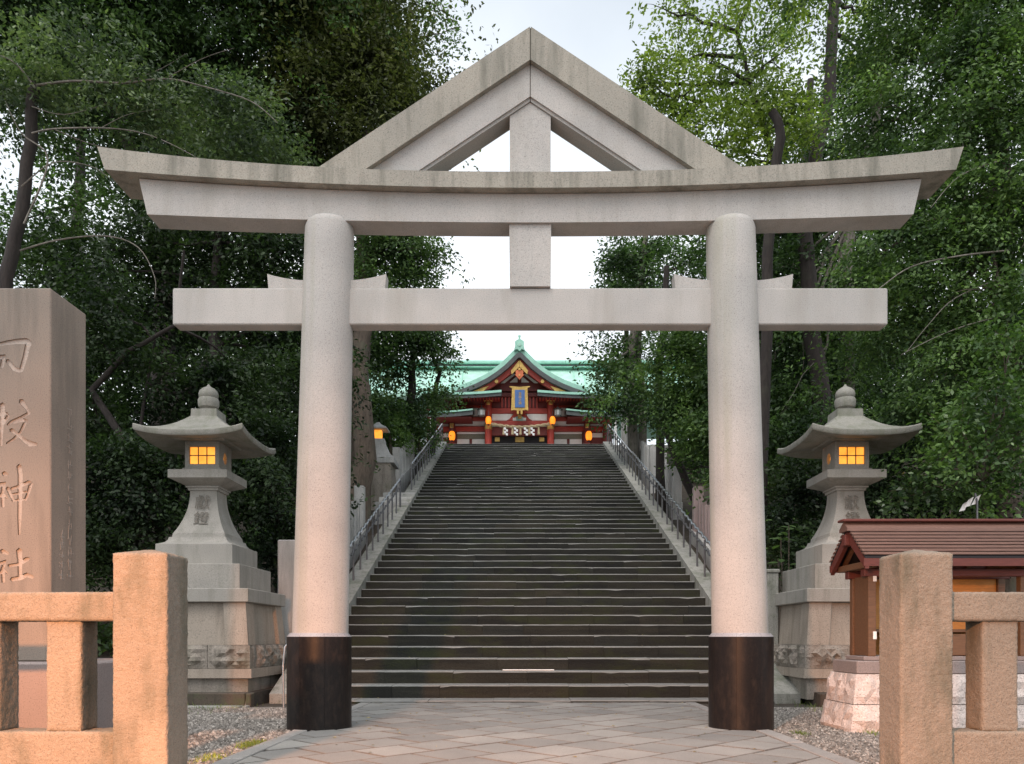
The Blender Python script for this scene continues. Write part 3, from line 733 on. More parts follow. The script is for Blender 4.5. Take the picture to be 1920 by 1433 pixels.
# ---------------------------------------------------------------- wooden stand with the red roof
HX0, HX1 = 3.24, 5.0
hut = thing('wooden_stand', (4.1, 8, 0), 'small wooden stand with a reddish ridged roof on a pale rough stone base', 'stand')
bx0, bx1, by0, by1 = 3.25, 5.0, 7.74, 8.30
rs = 0
for zc0, zc1, sp, sp2 in ((-.04, .255, .085, .05), (.262, .545, .04, .0)):
    xx0, xx1, yy0, yy1 = bx0 - sp, bx1 + sp, by0 - sp, by1 + sp
    nb = 4 if zc0 < 0 else 5
    ed = [xx0 + (xx1 - xx0) * (k / nb) for k in range(nb + 1)]
    if nb == 5: ed[1] -= .06
    for k in range(nb): grid_block('base_block', ed[k] + .004, ed[k + 1] - .004, yy0, yy0 + .22, zc0, zc1, m_pink, hut, .035, 50 + rs, (5, 3, 4), .045); rs += 1
    em = yy0 + .225; ln = (yy1 - em) / 2
    for k in range(2): grid_block('base_block', xx0, xx0 + .25, em + ln * k + .004, em + ln * (k + 1) - .004, zc0, zc1, m_pink, hut, .035, 80 + rs, (3, 4, 4), .045); rs += 1
    box('base_fill', xx0 + .2, xx1, yy0 + .2, yy1, zc0, zc1 - .01, m_rock, hut, .01)
box('base_slab', bx0 - .02, 4.02, by0 - .02, by1 + .02, .549, .672, m_slab, hut, .008); box('base_slab', 4.026, bx1 + .02, by0 - .02, by1 + .02, .549, .672, m_slab, hut, .008)
box('sill_plinth', bx0 + .08, bx1 - .05, by0 + .06, by1 - .06, .674, .715, m_slab, hut, .006)
for px_, py_ in ((3.375, 7.80), (3.375, 8.17), (4.85, 7.80), (4.85, 8.17)):
    p = box('post', px_, px_ + .075, py_, py_ + .075, .716, 1.56, m_hutwood, hut, .005)
    if py_ < 8:
        for zz in (.88, 1.44): box('white_hinge', px_ - .001 + .045, px_ + .078, py_ - .006, py_ + .002, zz, zz + .075, m_paper, p, .002)
box('side_board', 3.39, 3.41, 7.88, 8.165, .72, 1.5, m_hutwood, hut, .003)
box('back_panel', 3.45, 4.85, 8.20, 8.225, .72, 1.5, m_hutlit, hut, .003)
box('shelf', 3.455, 4.845, 7.98, 8.195, .95, .98, m_hutwood, hut, .003)
box('offering_box', 3.70, 4.55, 7.84, 8.06, .72, .93, m_hutwood, hut, .008)
box('notice_board', 3.9, 4.25, 8.17, 8.195, 1.02, 1.36, m_hutlit, hut, .003)
for z0_, z1_ in ((1.49, 1.565),): 
    box('front_beam', 3.33, 4.97, 7.79, 7.88, z0_, z1_, m_hutred, hut, .006); box('rear_beam', 3.33, 4.97, 8.165, 8.255, z0_, z1_, m_hutred, hut, .006)
    box('cross_beam', 3.30, 3.40, 7.66, 8.36, 1.566, 1.63, m_hutwood, hut, .006); box('cross_beam', 4.84, 4.94, 7.66, 8.36, 1.566, 1.63, m_hutwood, hut, .006)
yr, zr, yf, zf, yb = 8.0, 2.005, 7.585, 1.672, 8.43
for side, ye in ((-1, yf), (1, yb)):
    nb = 9
    for k in range(nb):
        t0, t1 = k / nb, (k + 1.05) / nb; t1 = min(t1, 1)
        ya, za_ = ye + (yr - ye) * t0, zf + (zr - zf) * t0 + .018; yb_, zb_ = ye + (yr - ye) * t1, zf + (zr - zf) * t1
        xprism('roof_board', [(ya + side * .006, za_ - .010), (ya + side * .006, za_ + .006), (yb_, zb_), (yb_, zb_ - .016)], HX0, HX1, m_hutroof, hut)
    xprism('roof_underlay', [(ye, zf - .026), (ye, zf - .006), (yr, zr - .006), (yr, zr - .026)], HX0 + .01, HX1 - .01, m_dark, hut)
    xprism('fascia', [(ye, zf - .028), (ye, zf - .10), (ye + .03 * -side * 1, zf - .10), (ye + .03 * -side, zf - .028)], HX0, HX1, m_hutred, hut)
    for xx in (HX0 + .01, HX1 - .05):
        xprism('barge_board', [(ye - side * .002, zf - .032), (ye - side * .002, zf - .125), (yr, zr - .145), (yr, zr - .035)], xx, xx + .04, m_hutred, hut)
    for k in range(8):
        xx = HX0 + .12 + k * .215
        xprism('rafter', [(ye - side * .04, zf - .01), (ye - side * .04, zf - .055), (yr, zr - .08), (yr, zr - .035)], xx, xx + .04, m_hutwood, hut)
xprism('ridge_cap', [(yr - .10, zr - .06), (yr - .10, zr - .03), (yr, zr + .035), (yr + .10, zr - .03), (yr + .10, zr - .06)], HX0 - .03, HX1 + .03, m_hutroof, hut)
box('ridge_beam', HX0 - .06, HX1 + .06, yr - .07, yr + .07, zr + .037, zr + .062, m_hutred, hut, .006)
box('ridge_purlin', HX0 - .03, HX1 + .03, yr - .045, yr + .045, zr - .20, zr - .09, m_hutred, hut, .006)
lamp = box('lamp_tube', 3.7, 4.6, 7.93, 7.96, 1.50, 1.525, m_bulb, hut, .008)
pr = thing('paper_streamers', at(1812, 940, 9.2), 'white folded paper tied to a thin stake above the red roof', 'paper')
tube('stake', [at(1832, 1005, 9.2), at(1832, 940, 9.2), at(1828, 925, 9.2)], .012, m_iron, pr, 6)
for k, (a, b_) in enumerate(((1806, 948), (1816, 940), (1829, 936))):
    p0 = at(a, b_, 9.2); mk('paper_fold', [p0, (p0[0] + .05, p0[1] - .02, p0[2] + .05), (p0[0] + .03, p0[1] + .02, p0[2] - .05), (p0[0] - .05, p0[1], p0[2] - .07), (p0[0] - .02, p0[1] - .03, p0[2] + .01)], [[0, 1, 2], [0, 2, 3], [0, 3, 4], [0, 4, 1]], m_paper, pr)

# ---------------------------------------------------------------- handrails along the stairs
def railing(xc, i0, i1, label, post0=False):
    root = thing('stair_handrail', (xc, D0 + i0 * T, stair_z(D0 + i0 * T)), label, 'handrail')
    def base(i): return Vector((xc, D0 + i * T, Z0 + i * RZ + .08))
    H = .74
    k = i0
    while k <= i1 + .01:
        b_ = base(k); e = k in (i0, i1) or k + 1.5 > i1
        tube('rail_post', [b_, b_ + Vector((0, 0, H))], .020 if not e else .026, m_iron, root, 8); k += 1.5
    pts = []; n = int((i1 - i0) * 8)
    for s in range(n + 1):
        i = i0 + (i1 - i0) * s / n; p = base(i) + Vector((0, 0, H + .02))
        ph = (i * 1.3333) % 1; pts.append(p + Vector((0, 0, .045 * abs(math.sin(math.pi * ph)) if i < 34 else 0)))
    tube('top_rail', pts, .024, m_steel, root, 6)
    pts = []
    for s in range(n + 1):
        i = i0 + (i1 - i0) * s / n; ph = (i * 1.3333) % 1
        pts.append(base(i) + Vector((0, 0, H - .13 - .05 * abs(math.sin(math.pi * ph)))))
    tube('lower_rail', pts, .020, m_iron, root, 6)
    return root
railing(SX0 - .2, 3, 24, 'wavy steel handrail on the lower left side of the stairs')
railing(SX0 - .2, 29, 50, 'steel handrail on the upper left side of the stairs')
railing(SX1 + .2, 3.5, 50, 'long wavy steel handrail up the right side of the stairs')
b_ = thing('landing_block', (SX0 - .55, D0 + 27 * T, 0), 'pale stepped stone block in the gap of the left handrail', 'stone block')
for k in range(3): box('step_stone', SX0 - .95, SX0 - .02, D0 + (24.6 + k * 1.5) * T, D0 + (26.1 + k * 1.5) * T - .01, Z0 + 22 * RZ, Z0 + (25.6 + k * 1.4) * RZ, m_grey, b_, .015)

# ---------------------------------------------------------------- picket fences of stone beside the stairs
def pickets(xc, da, db, n, label, mat, hb=1.0, hs=.80):
    za, zb = stair_z(da) - .05, stair_z(db) - .05
    root = thing('stone_picket_fence', (xc, da, za), label, 'picket fence', 'stone picket fences beside the stairs')
    xprism('base_wall', [(da - .15, za - 1.2), (da - .15, za + .10), (db + .15, zb + .10), (db + .15, zb - 1.2)], xc - .14, xc + .14, m_grey, root)
    for d_, z_ in ((da, za), (db, zb)):
        o = box('end_post', xc - .12, xc + .12, d_ - .12, d_ + .12, z_ - .05, z_ + hb + .12, mat, root, .012); 
    pk = None
    for k in range(n):
        t = (k + 1) / (n + 1); d_ = da + (db - da) * t; z_ = za + (zb - za) * t
        if pk is None:
            pk = box('picket', xc - .06, xc + .06, d_ - .065, d_ + .065, z_ + .02, z_ + hs + .1, mat, root, .012); zc = ORG[pk].z - z_
        else: put('picket', pk.data, (xc, d_, z_ + zc), root)
    return root
pickets(-3.98, 26.0, 29.4, 9, 'grey stone picket fence beside the upper left handrail', m_grey)
pickets(-3.98, 15.2, 20.0, 13, 'grey stone picket fence just right of the left gate column', m_grey)
pickets(4.40, 31.2, 34.0, 7, 'topmost stone picket fence on the right of the stairs', m_grey)
pickets(4.40, 26.6, 29.6, 8, 'grey stone picket fence on the right, second below the landing', m_grey)
pickets(4.40, 22.6, 24.9, 6, 'grey stone picket fence on the right, halfway up the stairs', m_grey)
pickets(4.40, 16.0, 19.9, 11, 'rosy stone picket fence just left of the right gate column', m_pinkgrey)
tab = thing('stone_tablet', (-3.85, 13.0, .2), 'upright grey stone slab between the left lantern and the gate column', 'stone slab')
box('slab', X(520, 12.9), X(600, 12.9), 12.9, 13.12, .5, Z(1012, 12.9), m_grey, tab, .02); box('slab_base', X(524, 12.8) + .02, X(606, 12.8), 12.8, 13.3, .1, .78, m_grey, tab, .02)
sp = thing('stone_post', (X(1447, 12.2), 12.2, .15), 'weathered stone post just right of the right gate column', 'stone post')
box('shaft', X(1436, 12.2), X(1457, 12.2), 12.12, 12.30, .1, Z(1075, 12.2), m_coping, sp, .012); box('cap', X(1434, 12.2), X(1459, 12.2), 12.10, 12.32, Z(1075, 12.2) + .001, Z(1068, 12.2), m_coping, sp, .012)
# small lit lantern and its rough stone pedestal on the left slope
sx_, sd_ = X(708, 24.5), 24.5; zb_ = Z(935, 24.5)
sl_ = thing('small_stone_lantern', (sx_, sd_, zb_), 'small lit stone lantern half hidden on the left slope beside the big trunk', 'stone lantern')
grid_block('pedestal', sx_ - .35, sx_ + .45, sd_ - .3, sd_ + .6, zb_ - 1.0, Z(872, sd_), m_rock, sl_, .06, 5, (5, 5, 6))
square('pedestal_cap', sx_ + .05, sd_ + .15, [(.5, Z(872, sd_) + .003), (.5, Z(862, sd_)), (.3, Z(850, sd_)), (.16, Z(830, sd_)), (.14, Z(822, sd_))], m_grey, sl_)
square('fire_box', sx_ + .0, sd_ + .15, [(.105, Z(821, sd_)), (.105, Z(806, sd_))], m_amber, sl_)
square('roof', sx_ + .0, sd_ + .15, [(.30, Z(805, sd_)), (.30, Z(803, sd_)), (.12, Z(796, sd_)), (.04, Z(790, sd_))], m_grey, sl_)
for px_, lab in ((808, 'thin white signpost at the top of the stairs, left of the hall'), (1154, 'thin white signpost at the top of the stairs, right of the hall')):
    wp = thing('white_signpost', (X(px_, 37), 37, zt), lab, 'signpost')
    box('post', X(px_ - 2, 37), X(px_ + 3, 37), 37, 37.1, zt, Z(785, 37), m_paper, wp, .01)
    s_ = -1 if px_ < 900 else 1
    prism('brace', [(X(px_, 37), Z(826, 37)), (X(px_ - 12, 37), Z(800, 37)), (X(px_ - 12, 37), Z(796, 37)), (X(px_, 37), Z(822, 37))] if s_ < 0 else [(X(px_ + 2, 37), Z(785, 37)), (X(px_ - 6, 37), Z(780, 37)), (X(px_ - 6, 37), Z(784, 37)), (X(px_ + 2, 37), Z(790, 37))], 37.02, 37.08, m_paper, wp)
# ---------------------------------------------------------------- the red shrine hall
HD = 44.0
hall = thing('shrine_hall', (X(974, HD), HD, zt), 'red and white shrine hall with green copper roofs at the top of the stairs', 'shrine hall')
def hb(name, px0, px1, py0, py1, d0, dep, mat, parent=None, b=.02):
    return box(name, X(px0, d0), X(px1, d0), d0, d0 + dep, Z(py1, d0), Z(py0, d0), mat, parent or hall, b)
box('platform', -11, 11, HD - .6, HD + 12, zt - .01, zt + .35, m_grey, hall, .03)
# roofs -----------------------------------------------------------
def roofrow(name, x0, x1, d0, z0, d1, z1, sag, mat, th=.25, n=10, parent=None):
    rows = []
    for k in range(n + 1):
        t = k / n; d = d0 + (d1 - d0) * t; z = z0 + (z1 - z0) * t - sag * math.sin(math.pi * t)
        rows.append([(x0, d, z - th), (x1, d, z - th), (x1, d, z), (x0, d, z)])
    return rings(name, rows, mat, parent or hall, deg=30)
ze = Z(738, 45.3); zri = Z(692, 50.0)
mr = roofrow('main_roof', -12.5, 12.5, 45.3, ze, 50.0, zri, .35, m_copper2)
roofrow('main_roof', -12.5, 12.5, 54.7, ze, 50.03, zri, .35, m_copper2)
box('roof_ridge', -11.5, 11.5, 49.55, 50.45, zri - .02, Z(687, 49.6), m_copper, hall, .04)
box('roof_ridge', -11.4, 11.4, 49.62, 50.38, Z(687, 49.6) + .002, Z(683, 49.6), m_bandgrey, hall, .03)
box('roof_ridge', -11.7, 11.7, 49.5, 50.5, Z(683, 49.6) + .004, Z(676, 49.6), m_copper, hall, .06)
for k in range(40):                                                  # raised seams of the copper sheets
    x = -12.2 + k * .62; rows = []
    if abs(x - X(974, HD)) < 3.2: continue
    for q in range(9):
        t = q / 8; d = 45.32 + (49.95 - 45.32) * t; z = ze + (zri - ze) * t - .35 * math.sin(math.pi * t) + .004
        rows.append([(x - .025, d, z - .02), (x + .025, d, z - .02), (x + .025, d, z + .03), (x - .025, d, z + .03)])
    rings('roof_seam', rows, m_copper, mr, deg=30)
# porch gable
gd = 42.8
gc = [(974, 656), (966, 661), (956, 671), (945, 682), (930, 694), (912, 706), (892, 716), (870, 725), (847, 732)]
def offs(o):
    P = [np.array(p, float) for p in gc]; out = []
    for i in range(len(P)):
        if i == 0: out.append(np.array([974, 656 + o * 1.45])); continue
        t = P[min(i + 1, len(P) - 1)] - P[i - 1]; t /= np.linalg.norm(t); nn = np.array([-t[1], t[0]]);
        if nn[1] < 0: nn = -nn
        q = P[i] + nn * o; q[0] = min(q[0], 974 - .0); out.append(q)
    return out
def gband(name, o0, o1, d0, d1, mat, cut=0):
    A, B = offs(o0), offs(o1)
    if cut: A, B = A[:-cut], B[:-cut]
    for s in (-1, 1):
        rows = []
        for p, q in zip(A, B):
            fx = lambda v: X(974 + s * (974 - v[0]) * 1.0, gd)
            rows.append([(fx(p), d0, Z(p[1], gd)), (fx(q), d0, Z(q[1], gd)), (fx(q), d1, Z(q[1], gd)), (fx(p), d1, Z(p[1], gd))])
        rings(name, rows, mat, hall, deg=30)
gband('gable_roof', -6, 3, gd + .12, 48.5, m_copper)
gband('gable_roof_edge', 3, 11, gd, 47.5, m_bandgrey)
gband('gable_barge_board', 11, 20, gd + .25, gd + .45, m_red, 1)
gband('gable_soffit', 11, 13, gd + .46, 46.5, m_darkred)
# pediment
pd = gd + 1.0
pz = lambda x, y: (X(x, pd), Z(y, pd))
prism('pediment', [pz(880, 733), pz(1068, 733), pz(974, 690)], pd, pd + .2, m_darkred, hall)
for s in (-1, 1):
    fx = lambda v: 974 + s * (974 - v)
    prism('pediment_panel', [pz(fx(956), 717.5), pz(fx(970.5), 717.5), pz(fx(970.5), 709), pz(fx(967), 708)], pd - .06, pd - .01, m_white, hall)
    prism('pediment_panel', [pz(fx(939), 719), pz(fx(946), 719), pz(fx(966), 703), pz(fx(963), 701)], pd - .06, pd - .01, m_white, hall)
    # gold chevron half, roundels, lower plates
    prism('gold_chevron', [(X(974 + s * .2, gd), Z(673, gd)), (X(974 + s * 16, gd), Z(693, gd)), (X(974 + s * 14.5, gd), Z(700, gd)), (X(974 + s * .2, gd), Z(686, gd))], gd + .17, gd + .245, m_gold, hall)
    cx_, cz_ = X(974 + s * 43.3, gd), Z(713.3, gd)
    prism('gold_roundel', [(cx_ + .095 * math.cos(a * math.pi / 8), cz_ + .095 * math.sin(a * math.pi / 8)) for a in range(16)], gd + .16, gd + .245, m_gold, hall)
    prism('gold_end_plate', [(X(974 + s * 58, gd), Z(722, gd)), (X(974 + s * 75, gd), Z(727, gd)), (X(974 + s * 88, gd), Z(732, gd)), (X(974 + s * 68, gd), Z(732, gd))], gd + .17, gd + .245, m_gold, hall)
lob = [(0, 688.5), (2.4, 690.5), (2.6, 693), (6, 693.5), (7.6, 696.5), (6.4, 699), (8, 702), (5, 705.5), (2.5, 708), (0, 711)]
ol = [(X(974 + x, gd), Z(y, gd)) for x, y in lob] + [(X(974 - x, gd), Z(y, gd)) for x, y in lob[-2:0:-1]]
pe = prism('gable_pendant', ol, gd + .08, gd + .165, m_gegyo, hall)
prism('gold_boss', [(X(974, gd) + .06 * math.cos(a * math.pi / 6), Z(692, gd) + .06 * math.sin(a * math.pi / 6)) for a in range(12)], gd + .03, gd + .078, m_gold, pe)
prism('gold_boss', [(X(974, gd) + .045 * math.cos(a * math.pi / 6), Z(703, gd) + .045 * math.sin(a * math.pi / 6)) for a in range(12)], gd + .03, gd + .078, m_gold, pe)
hb('king_post', 972, 976, 706, 718, pd - .12, .11, m_darkred)
# ridge end ornament
oo = [(964, 657), (966, 648), (965.5, 641), (970, 637.5), (974, 637), (978, 637.5), (982.5, 641), (982, 648), (984, 657), (978, 655), (974, 659), (970, 655)]
orn = prism('ridge_ornament', [(X(x, gd), Z(y, gd)) for x, y in oo], gd - .05, gd + .35, m_copper, hall)
prism('ornament_crest', [(X(974, gd) + .09 * math.cos(a * math.pi / 6), Z(647, gd) + .09 * math.sin(a * math.pi / 6)) for a in range(12)], gd - .09, gd - .052, m_copper2, orn)
prism('ornament_finial', [(X(x, gd), Z(y, gd)) for x, y in ((971.8, 637.2), (972.6, 631), (971.6, 628), (976.4, 628), (975.4, 631), (976.2, 637.2))], gd + .05, gd + .25, m_copper, orn)
# two tiers of eaves left and right of the centre
def eave(px_in, px_out, y_in, y_out, d0, dback, th_g, th_d, rise):
    n = 10; g_ = []; k_ = []
    for q in range(n + 1):
        t = q / n; px_ = px_out + (px_in - px_out) * t; y_ = y_out + (y_in - y_out) * t + 3.0 * math.sin(math.pi * t)
        x_, z_ = X(px_, d0), Z(y_, d0); a, b_ = th_g * 42 / F, th_d * 42 / F
        g_.append([(x_, d0, z_ - a), (x_, d0, z_), (x_, dback, z_ + rise), (x_, dback, z_ + rise - a)])
        k_.append([(x_, d0 + .06, z_ - a - b_), (x_, d0 + .06, z_ - a - .003), (x_, dback, z_ + rise - a - .003), (x_, dback, z_ + rise - a - b_)])
    rings('eave_roof', g_, m_copper, hall, deg=30); rings('eave_edge', k_, m_bandgrey, hall, deg=30)
for s in (-1, 1):
    fx = lambda v: 974 + s * (974 - v)
    eave(fx(940), fx(790), 731, 734, 42.7, 45.6, 4.5, 6, .75)
    eave(fx(886), fx(780), 766, 769, 43.0, 45.4, 3.0, 8, .6)
    # soffit boards and rafters ends
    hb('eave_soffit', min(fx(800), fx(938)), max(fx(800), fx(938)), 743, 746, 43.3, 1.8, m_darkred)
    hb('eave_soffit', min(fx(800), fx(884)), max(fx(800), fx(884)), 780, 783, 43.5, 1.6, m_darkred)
    for k in range(22):
        px_ = 812 + k * 5.8; o = hb('rafter_end', min(fx(px_), fx(px_ + 2.4)), max(fx(px_), fx(px_ + 2.4)), 744.5, 747.0, 43.15, .6, m_red)
    # side walls: boards, white panels, beams
    W = 44.9
    def side(name, a, b_, y0, y1, d, dep, mat, bb=.015): return hb(name, min(fx(a), fx(b_)), max(fx(a), fx(b_)), y0, y1, d, dep, mat, None, bb)
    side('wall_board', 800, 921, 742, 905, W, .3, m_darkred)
    side('white_panel', 864, 897, 751, 758, W - .05, .049, m_white)
    side('white_panel', 884.5, 896, 765, 780.5, W - .05, .049, m_white)
    side('white_panel', 853, 910, 789.5, 799, W - .05, .049, m_white)
    side('white_panel', 815, 841, 792, 799.5, W - .05, .049, m_white)
    side('white_panel', 857, 909, 810, 813.8, W - .05, .049, m_white)
    side('lattice_panel', 857, 909, 814.2, 823, W - .05, .049, m_lattice)
    side('white_panel', 857, 880, 823.4, 838, W - .05, .049, m_white); side('white_panel', 885, 909, 823.4, 838, W - .05, .049, m_white)
    side('white_panel', 815, 841, 812, 820, W - .05, .049, m_white)
    side('beam', 805, 921, 799.6, 808.5, W - .2, .19, m_red)
    side('beam', 805, 921, 782.5, 788.8, W - .22, .21, m_red)
    side('beam', 850, 921, 758.5, 764, W - .2, .19, m_red)
    side('beam', 850, 921, 745.5, 750.3, W - .2, .19, m_red)
    side('gold_beam_end', 870.5, 875.5, 779.5, 787.5, W - .30, .07, m_gold); side('gold_beam_end', 924.5, 929.5, 744, 752, 43.9, .07, m_gold)
    # columns
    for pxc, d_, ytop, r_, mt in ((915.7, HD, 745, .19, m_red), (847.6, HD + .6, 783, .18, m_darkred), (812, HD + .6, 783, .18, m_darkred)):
        x_ = X(fx(pxc), d_)
        c_ = lathe('pillar', x_, d_, [(r_ + .03, zt + .34), (r_ + .03, zt + .5), (r_, zt + .52), (r_, Z(ytop, d_))], mt, hall, 20)
        if pxc > 900:
            lathe('gold_band', x_, d_, [(r_ + .012, Z(806, d_)), (r_ + .012, Z(794, d_))], m_gold, c_, 20)
            box('gold_bracket', x_ - .24, x_ + .24, d_ - .24, d_ + .2, Z(754, d_), Z(747.5, d_), m_gold, c_, .03); box('gold_bracket', x_ - .11, x_ + .11, d_ - .23, d_ + .2, Z(761, d_), Z(754.2, d_), m_gold, c_, .03)
        else:
            box('gold_bracket', x_ - .24, x_ + .24, d_ - .24, d_ + .2, Z(792, d_), Z(785.5, d_), m_gold, c_, .03); box('gold_bracket', x_ - .11, x_ + .11, d_ - .23, d_ + .2, Z(804, d_), Z(795.5, d_), m_gold, c_, .03)
    box('gold_bracket', X(fx(838), 44.5), X(fx(853), 44.5), 44.4, 44.7, Z(754, 44.5), Z(747.5, 44.5), m_gold, hall, .03)
    box('gold_bracket', X(fx(842), 44.5), X(fx(849), 44.5), 44.4, 44.7, Z(761, 44.5), Z(754.2, 44.5), m_gold, hall, .03)
    # centre bay, half
    for k in range(4):
        a = 939.5 + k * 6.6; side('lattice_slat', a, a + 3.4, 744.5, 765, HD - .02, .08, m_red)
    prism('frog_leg_strut', [(X(fx(v), HD), Z(y, HD)) for v, y in ((950, 789.3), (956, 786), (961, 779), (964, 775.8), (974, 775.8), (974, 780), (966, 782.5), (962, 789.3))], HD - .08, HD - .005, m_red, hall)
    side('strut_carving', 961.5, 968, 783.4, 788.6, HD - .085, .02, m_white)
    side('white_panel', 922.6, 960, 776.2, 789.0, HD + .0, .05, m_white)
    side('gold_hinge', 927.5, 937, 820, 828, HD + .35, .03, m_gold)
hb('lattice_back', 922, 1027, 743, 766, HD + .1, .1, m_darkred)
hb('red_board', 921, 1028, 765.2, 775.6, HD - .04, .16, m_red)
hb('lintel', 920, 1030, 789.2, 797.3, HD - .12, .26, m_red)
hb('lintel', 921, 1029, 800, 816.5, HD + .1, .2, m_darkred)
hb('doorway_back', 921, 1029, 816.8, 905, HD + .4, .3, m_dark)
hb('gold_hinge', 966, 983, 819, 829, HD + .36, .03, m_gold)
hb('upper_beam', 921, 1028, 736, 743.5, HD - .1, .3, m_darkred)
hb('gold_boss', 971, 978, 776.5, 785, HD - .2, .1, m_gold)
# plaque hung over the door
plq = thing('hall_plaque', (X(974.5, 43.2), 43.2, Z(772, 43.2)), 'blue plaque with gold letters in a gilt frame over the hall entrance', 'plaque')
prism('frame', [(X(x, 43.2), Z(y, 43.2)) for x, y in ((958.5, 770), (960, 727.5), (955, 725.5), (956, 724), (974.5, 725.5), (993, 724), (994, 725.5), (989, 727.5), (990.5, 770), (986, 768.5), (974.5, 770), (963, 768.5))], 43.2, 43.32, m_gold, plq)
box('field', X(965.5, 43.2), X(984, 43.2), 43.15, 43.198, Z(764.5, 43.2), Z(731.5, 43.2), m_blue, plq, .01)
text_mesh('lettering', '皇城之鎮', .17, m_gold, (X(975, 43.2), 43.145, Z(748, 43.2)), plq, .003)
for dx in (-3.5, 3.5): box('foot', X(974.5 + dx - 2, 43.2), X(974.5 + dx + 2, 43.2), 43.12, 43.3, Z(777, 43.2), Z(770.4, 43.2), m_gold, plq, .01)
# straw rope with paper streamers
rd = 43.55
rope = thing('sacred_rope', (X(975, rd), rd, Z(800, rd)), 'twisted straw rope with white paper streamers across the hall entrance', 'rope')
pa = []; pb = []
for k in range(61):
    t = k / 60; px_ = 921 + (1030 - 921) * t; y_ = 795 + 6.0 * (1 - (2 * t - 1) ** 2); c_ = Vector((X(px_, rd), rd, Z(y_, rd))); ph = t * 30
    pa.append(c_ + Vector((0, .035 * math.cos(ph), .035 * math.sin(ph)))); pb.append(c_ - Vector((0, .035 * math.cos(ph), .035 * math.sin(ph))))
tube('strand', pa, .06, m_rope, rope, 6); tube('strand', pb, .06, m_rope, rope, 6)
for px_ in (944.5, 961, 976, 992.5, 1010):
    lathe('tassel', X(px_, rd), rd, [(.03, Z(801, rd)), (.05, Z(804, rd)), (.075, Z(815, rd))], m_rope, rope, 10)
for px_ in (948.5, 967.5, 986, 998.5):
    x_, z_ = X(px_, rd), Z(802, rd); V = []; Fc = []
    for k in range(4):
        o_ = len(V); dx = .05 * (1 if k % 2 else -1); z0 = z_ - k * .1
        V += [(x_ + dx - .06, rd - .09 + .01 * k, z0), (x_ + dx + .06, rd - .09 + .01 * k, z0 - .02), (x_ + dx + .06, rd - .08 + .01 * k, z0 - .14), (x_ + dx - .06, rd - .08 + .01 * k, z0 - .12)]; Fc.append([o_, o_ + 1, o_ + 2, o_ + 3])
    mk('paper_streamer', V, Fc, m_paper, rope)
# paper lanterns and metal lanterns
def paper_lantern(px_, py_, w_, h_, d_, label):
    x_, z_ = X(px_, d_), Z(py_, d_); r_ = w_ / 2 * d_ / F; hh = h_ / 2 * d_ / F
    L = thing('paper_lantern', (x_, d_, z_ - hh), label, 'paper lantern', 'glowing orange paper lanterns on the hall')
    prof = []
    for k in range(15):
        t = -1 + 2 * k / 14; prof.append((r_ * (math.sqrt(max(.0, 1 - (abs(t) * .88) ** 2.6)) + (.035 if k % 2 else 0)), z_ + hh * t))
    lathe('shade', x_, d_, prof, m_orange, L, 16, 60)
    for s in (-1, 1): lathe('cap', x_, d_, [(r_ * .5, z_ + s * hh), (r_ * .5, z_ + s * (hh + .05))], m_dark, L, 12)
    tube('hanger', [(x_, d_, z_ + hh + .05), (x_, d_, z_ + hh + .3)], .012, m_iron, L, 5)
paper_lantern(915.8, 788.5, 10.5, 14.5, 43.5, 'orange paper lantern on the entrance pillar left of the rope')
paper_lantern(1036, 788.5, 10.5, 14.5, 43.5, 'orange paper lantern on the entrance pillar right of the rope')
paper_lantern(847.5, 817.5, 12, 17, 44.0, 'low orange paper lantern by the left end of the top step')
paper_lantern(1104, 817.5, 12, 17, 44.0, 'low orange paper lantern by the right end of the top step')
for px_, lab in ((903, 'grey metal hanging lantern left of the hall entrance'), (1046, 'grey metal hanging lantern right of the hall entrance')):
    d_ = 43.6; x_ = X(px_, d_); L = thing('metal_lantern', (x_, d_, Z(780, d_)), lab, 'metal lantern', 'grey metal lanterns at the hall entrance')
    lathe('roof', x_, d_, [(.28, Z(769, d_)), (.26, Z(768, d_)), (.10, Z(766, d_)), (.04, Z(763, d_))], m_iron_lamp, L, 6, 20)
    lathe('body', x_, d_, [(.16, Z(779, d_)), (.17, Z(769.2, d_))], m_paper, L, 6, 20)
    for k in range(6):
        a = k * math.pi / 3; tube('corner_bar', [(x_ + .175 * math.cos(a), d_ + .175 * math.sin(a), Z(779, d_)), (x_ + .18 * math.cos(a), d_ + .18 * math.sin(a), Z(769.2, d_))], .018, m_iron_lamp, L, 5)
    lathe('foot', x_, d_, [(.12, Z(781.5, d_)), (.20, Z(780.5, d_)), (.20, Z(779.1, d_))], m_iron_lamp, L, 6, 20)
    tube('hanger', [(x_, d_, Z(763, d_)), (x_, d_, Z(756, d_))], .015, m_iron, L, 5)
# roofed side gate behind the left trees
gt = thing('side_gate', (X(718, 40), 40, zt), 'dark gate with a pale green roof glimpsed through the left trees', 'gate')
rows = []
for k in range(9):
    t = k / 8; px_ = 655 + 110 * t; y_ = 738 + 8 * math.sin(math.pi * t * .9); rows.append([(X(px_, 40), 39.4, Z(y_, 40) - .2), (X(px_, 40), 39.4, Z(y_, 40)), (X(px_, 40), 40.2, Z(y_, 40) + .35), (X(px_, 40), 41, Z(y_, 40)), (X(px_, 40), 41, Z(y_, 40) - .2)])
rings('roof', rows, m_copper2, gt, deg=30)
box('beam', X(662, 40), X(758, 40), 39.9, 40.2, Z(752, 40), Z(747.5, 40), m_dark, gt, .02)
for px_ in (672, 716, 729, 750): box('post', X(px_ - 3, 40), X(px_ + 3, 40), 39.92, 40.18, zt, Z(752.2, 40), m_dark, gt, .02)
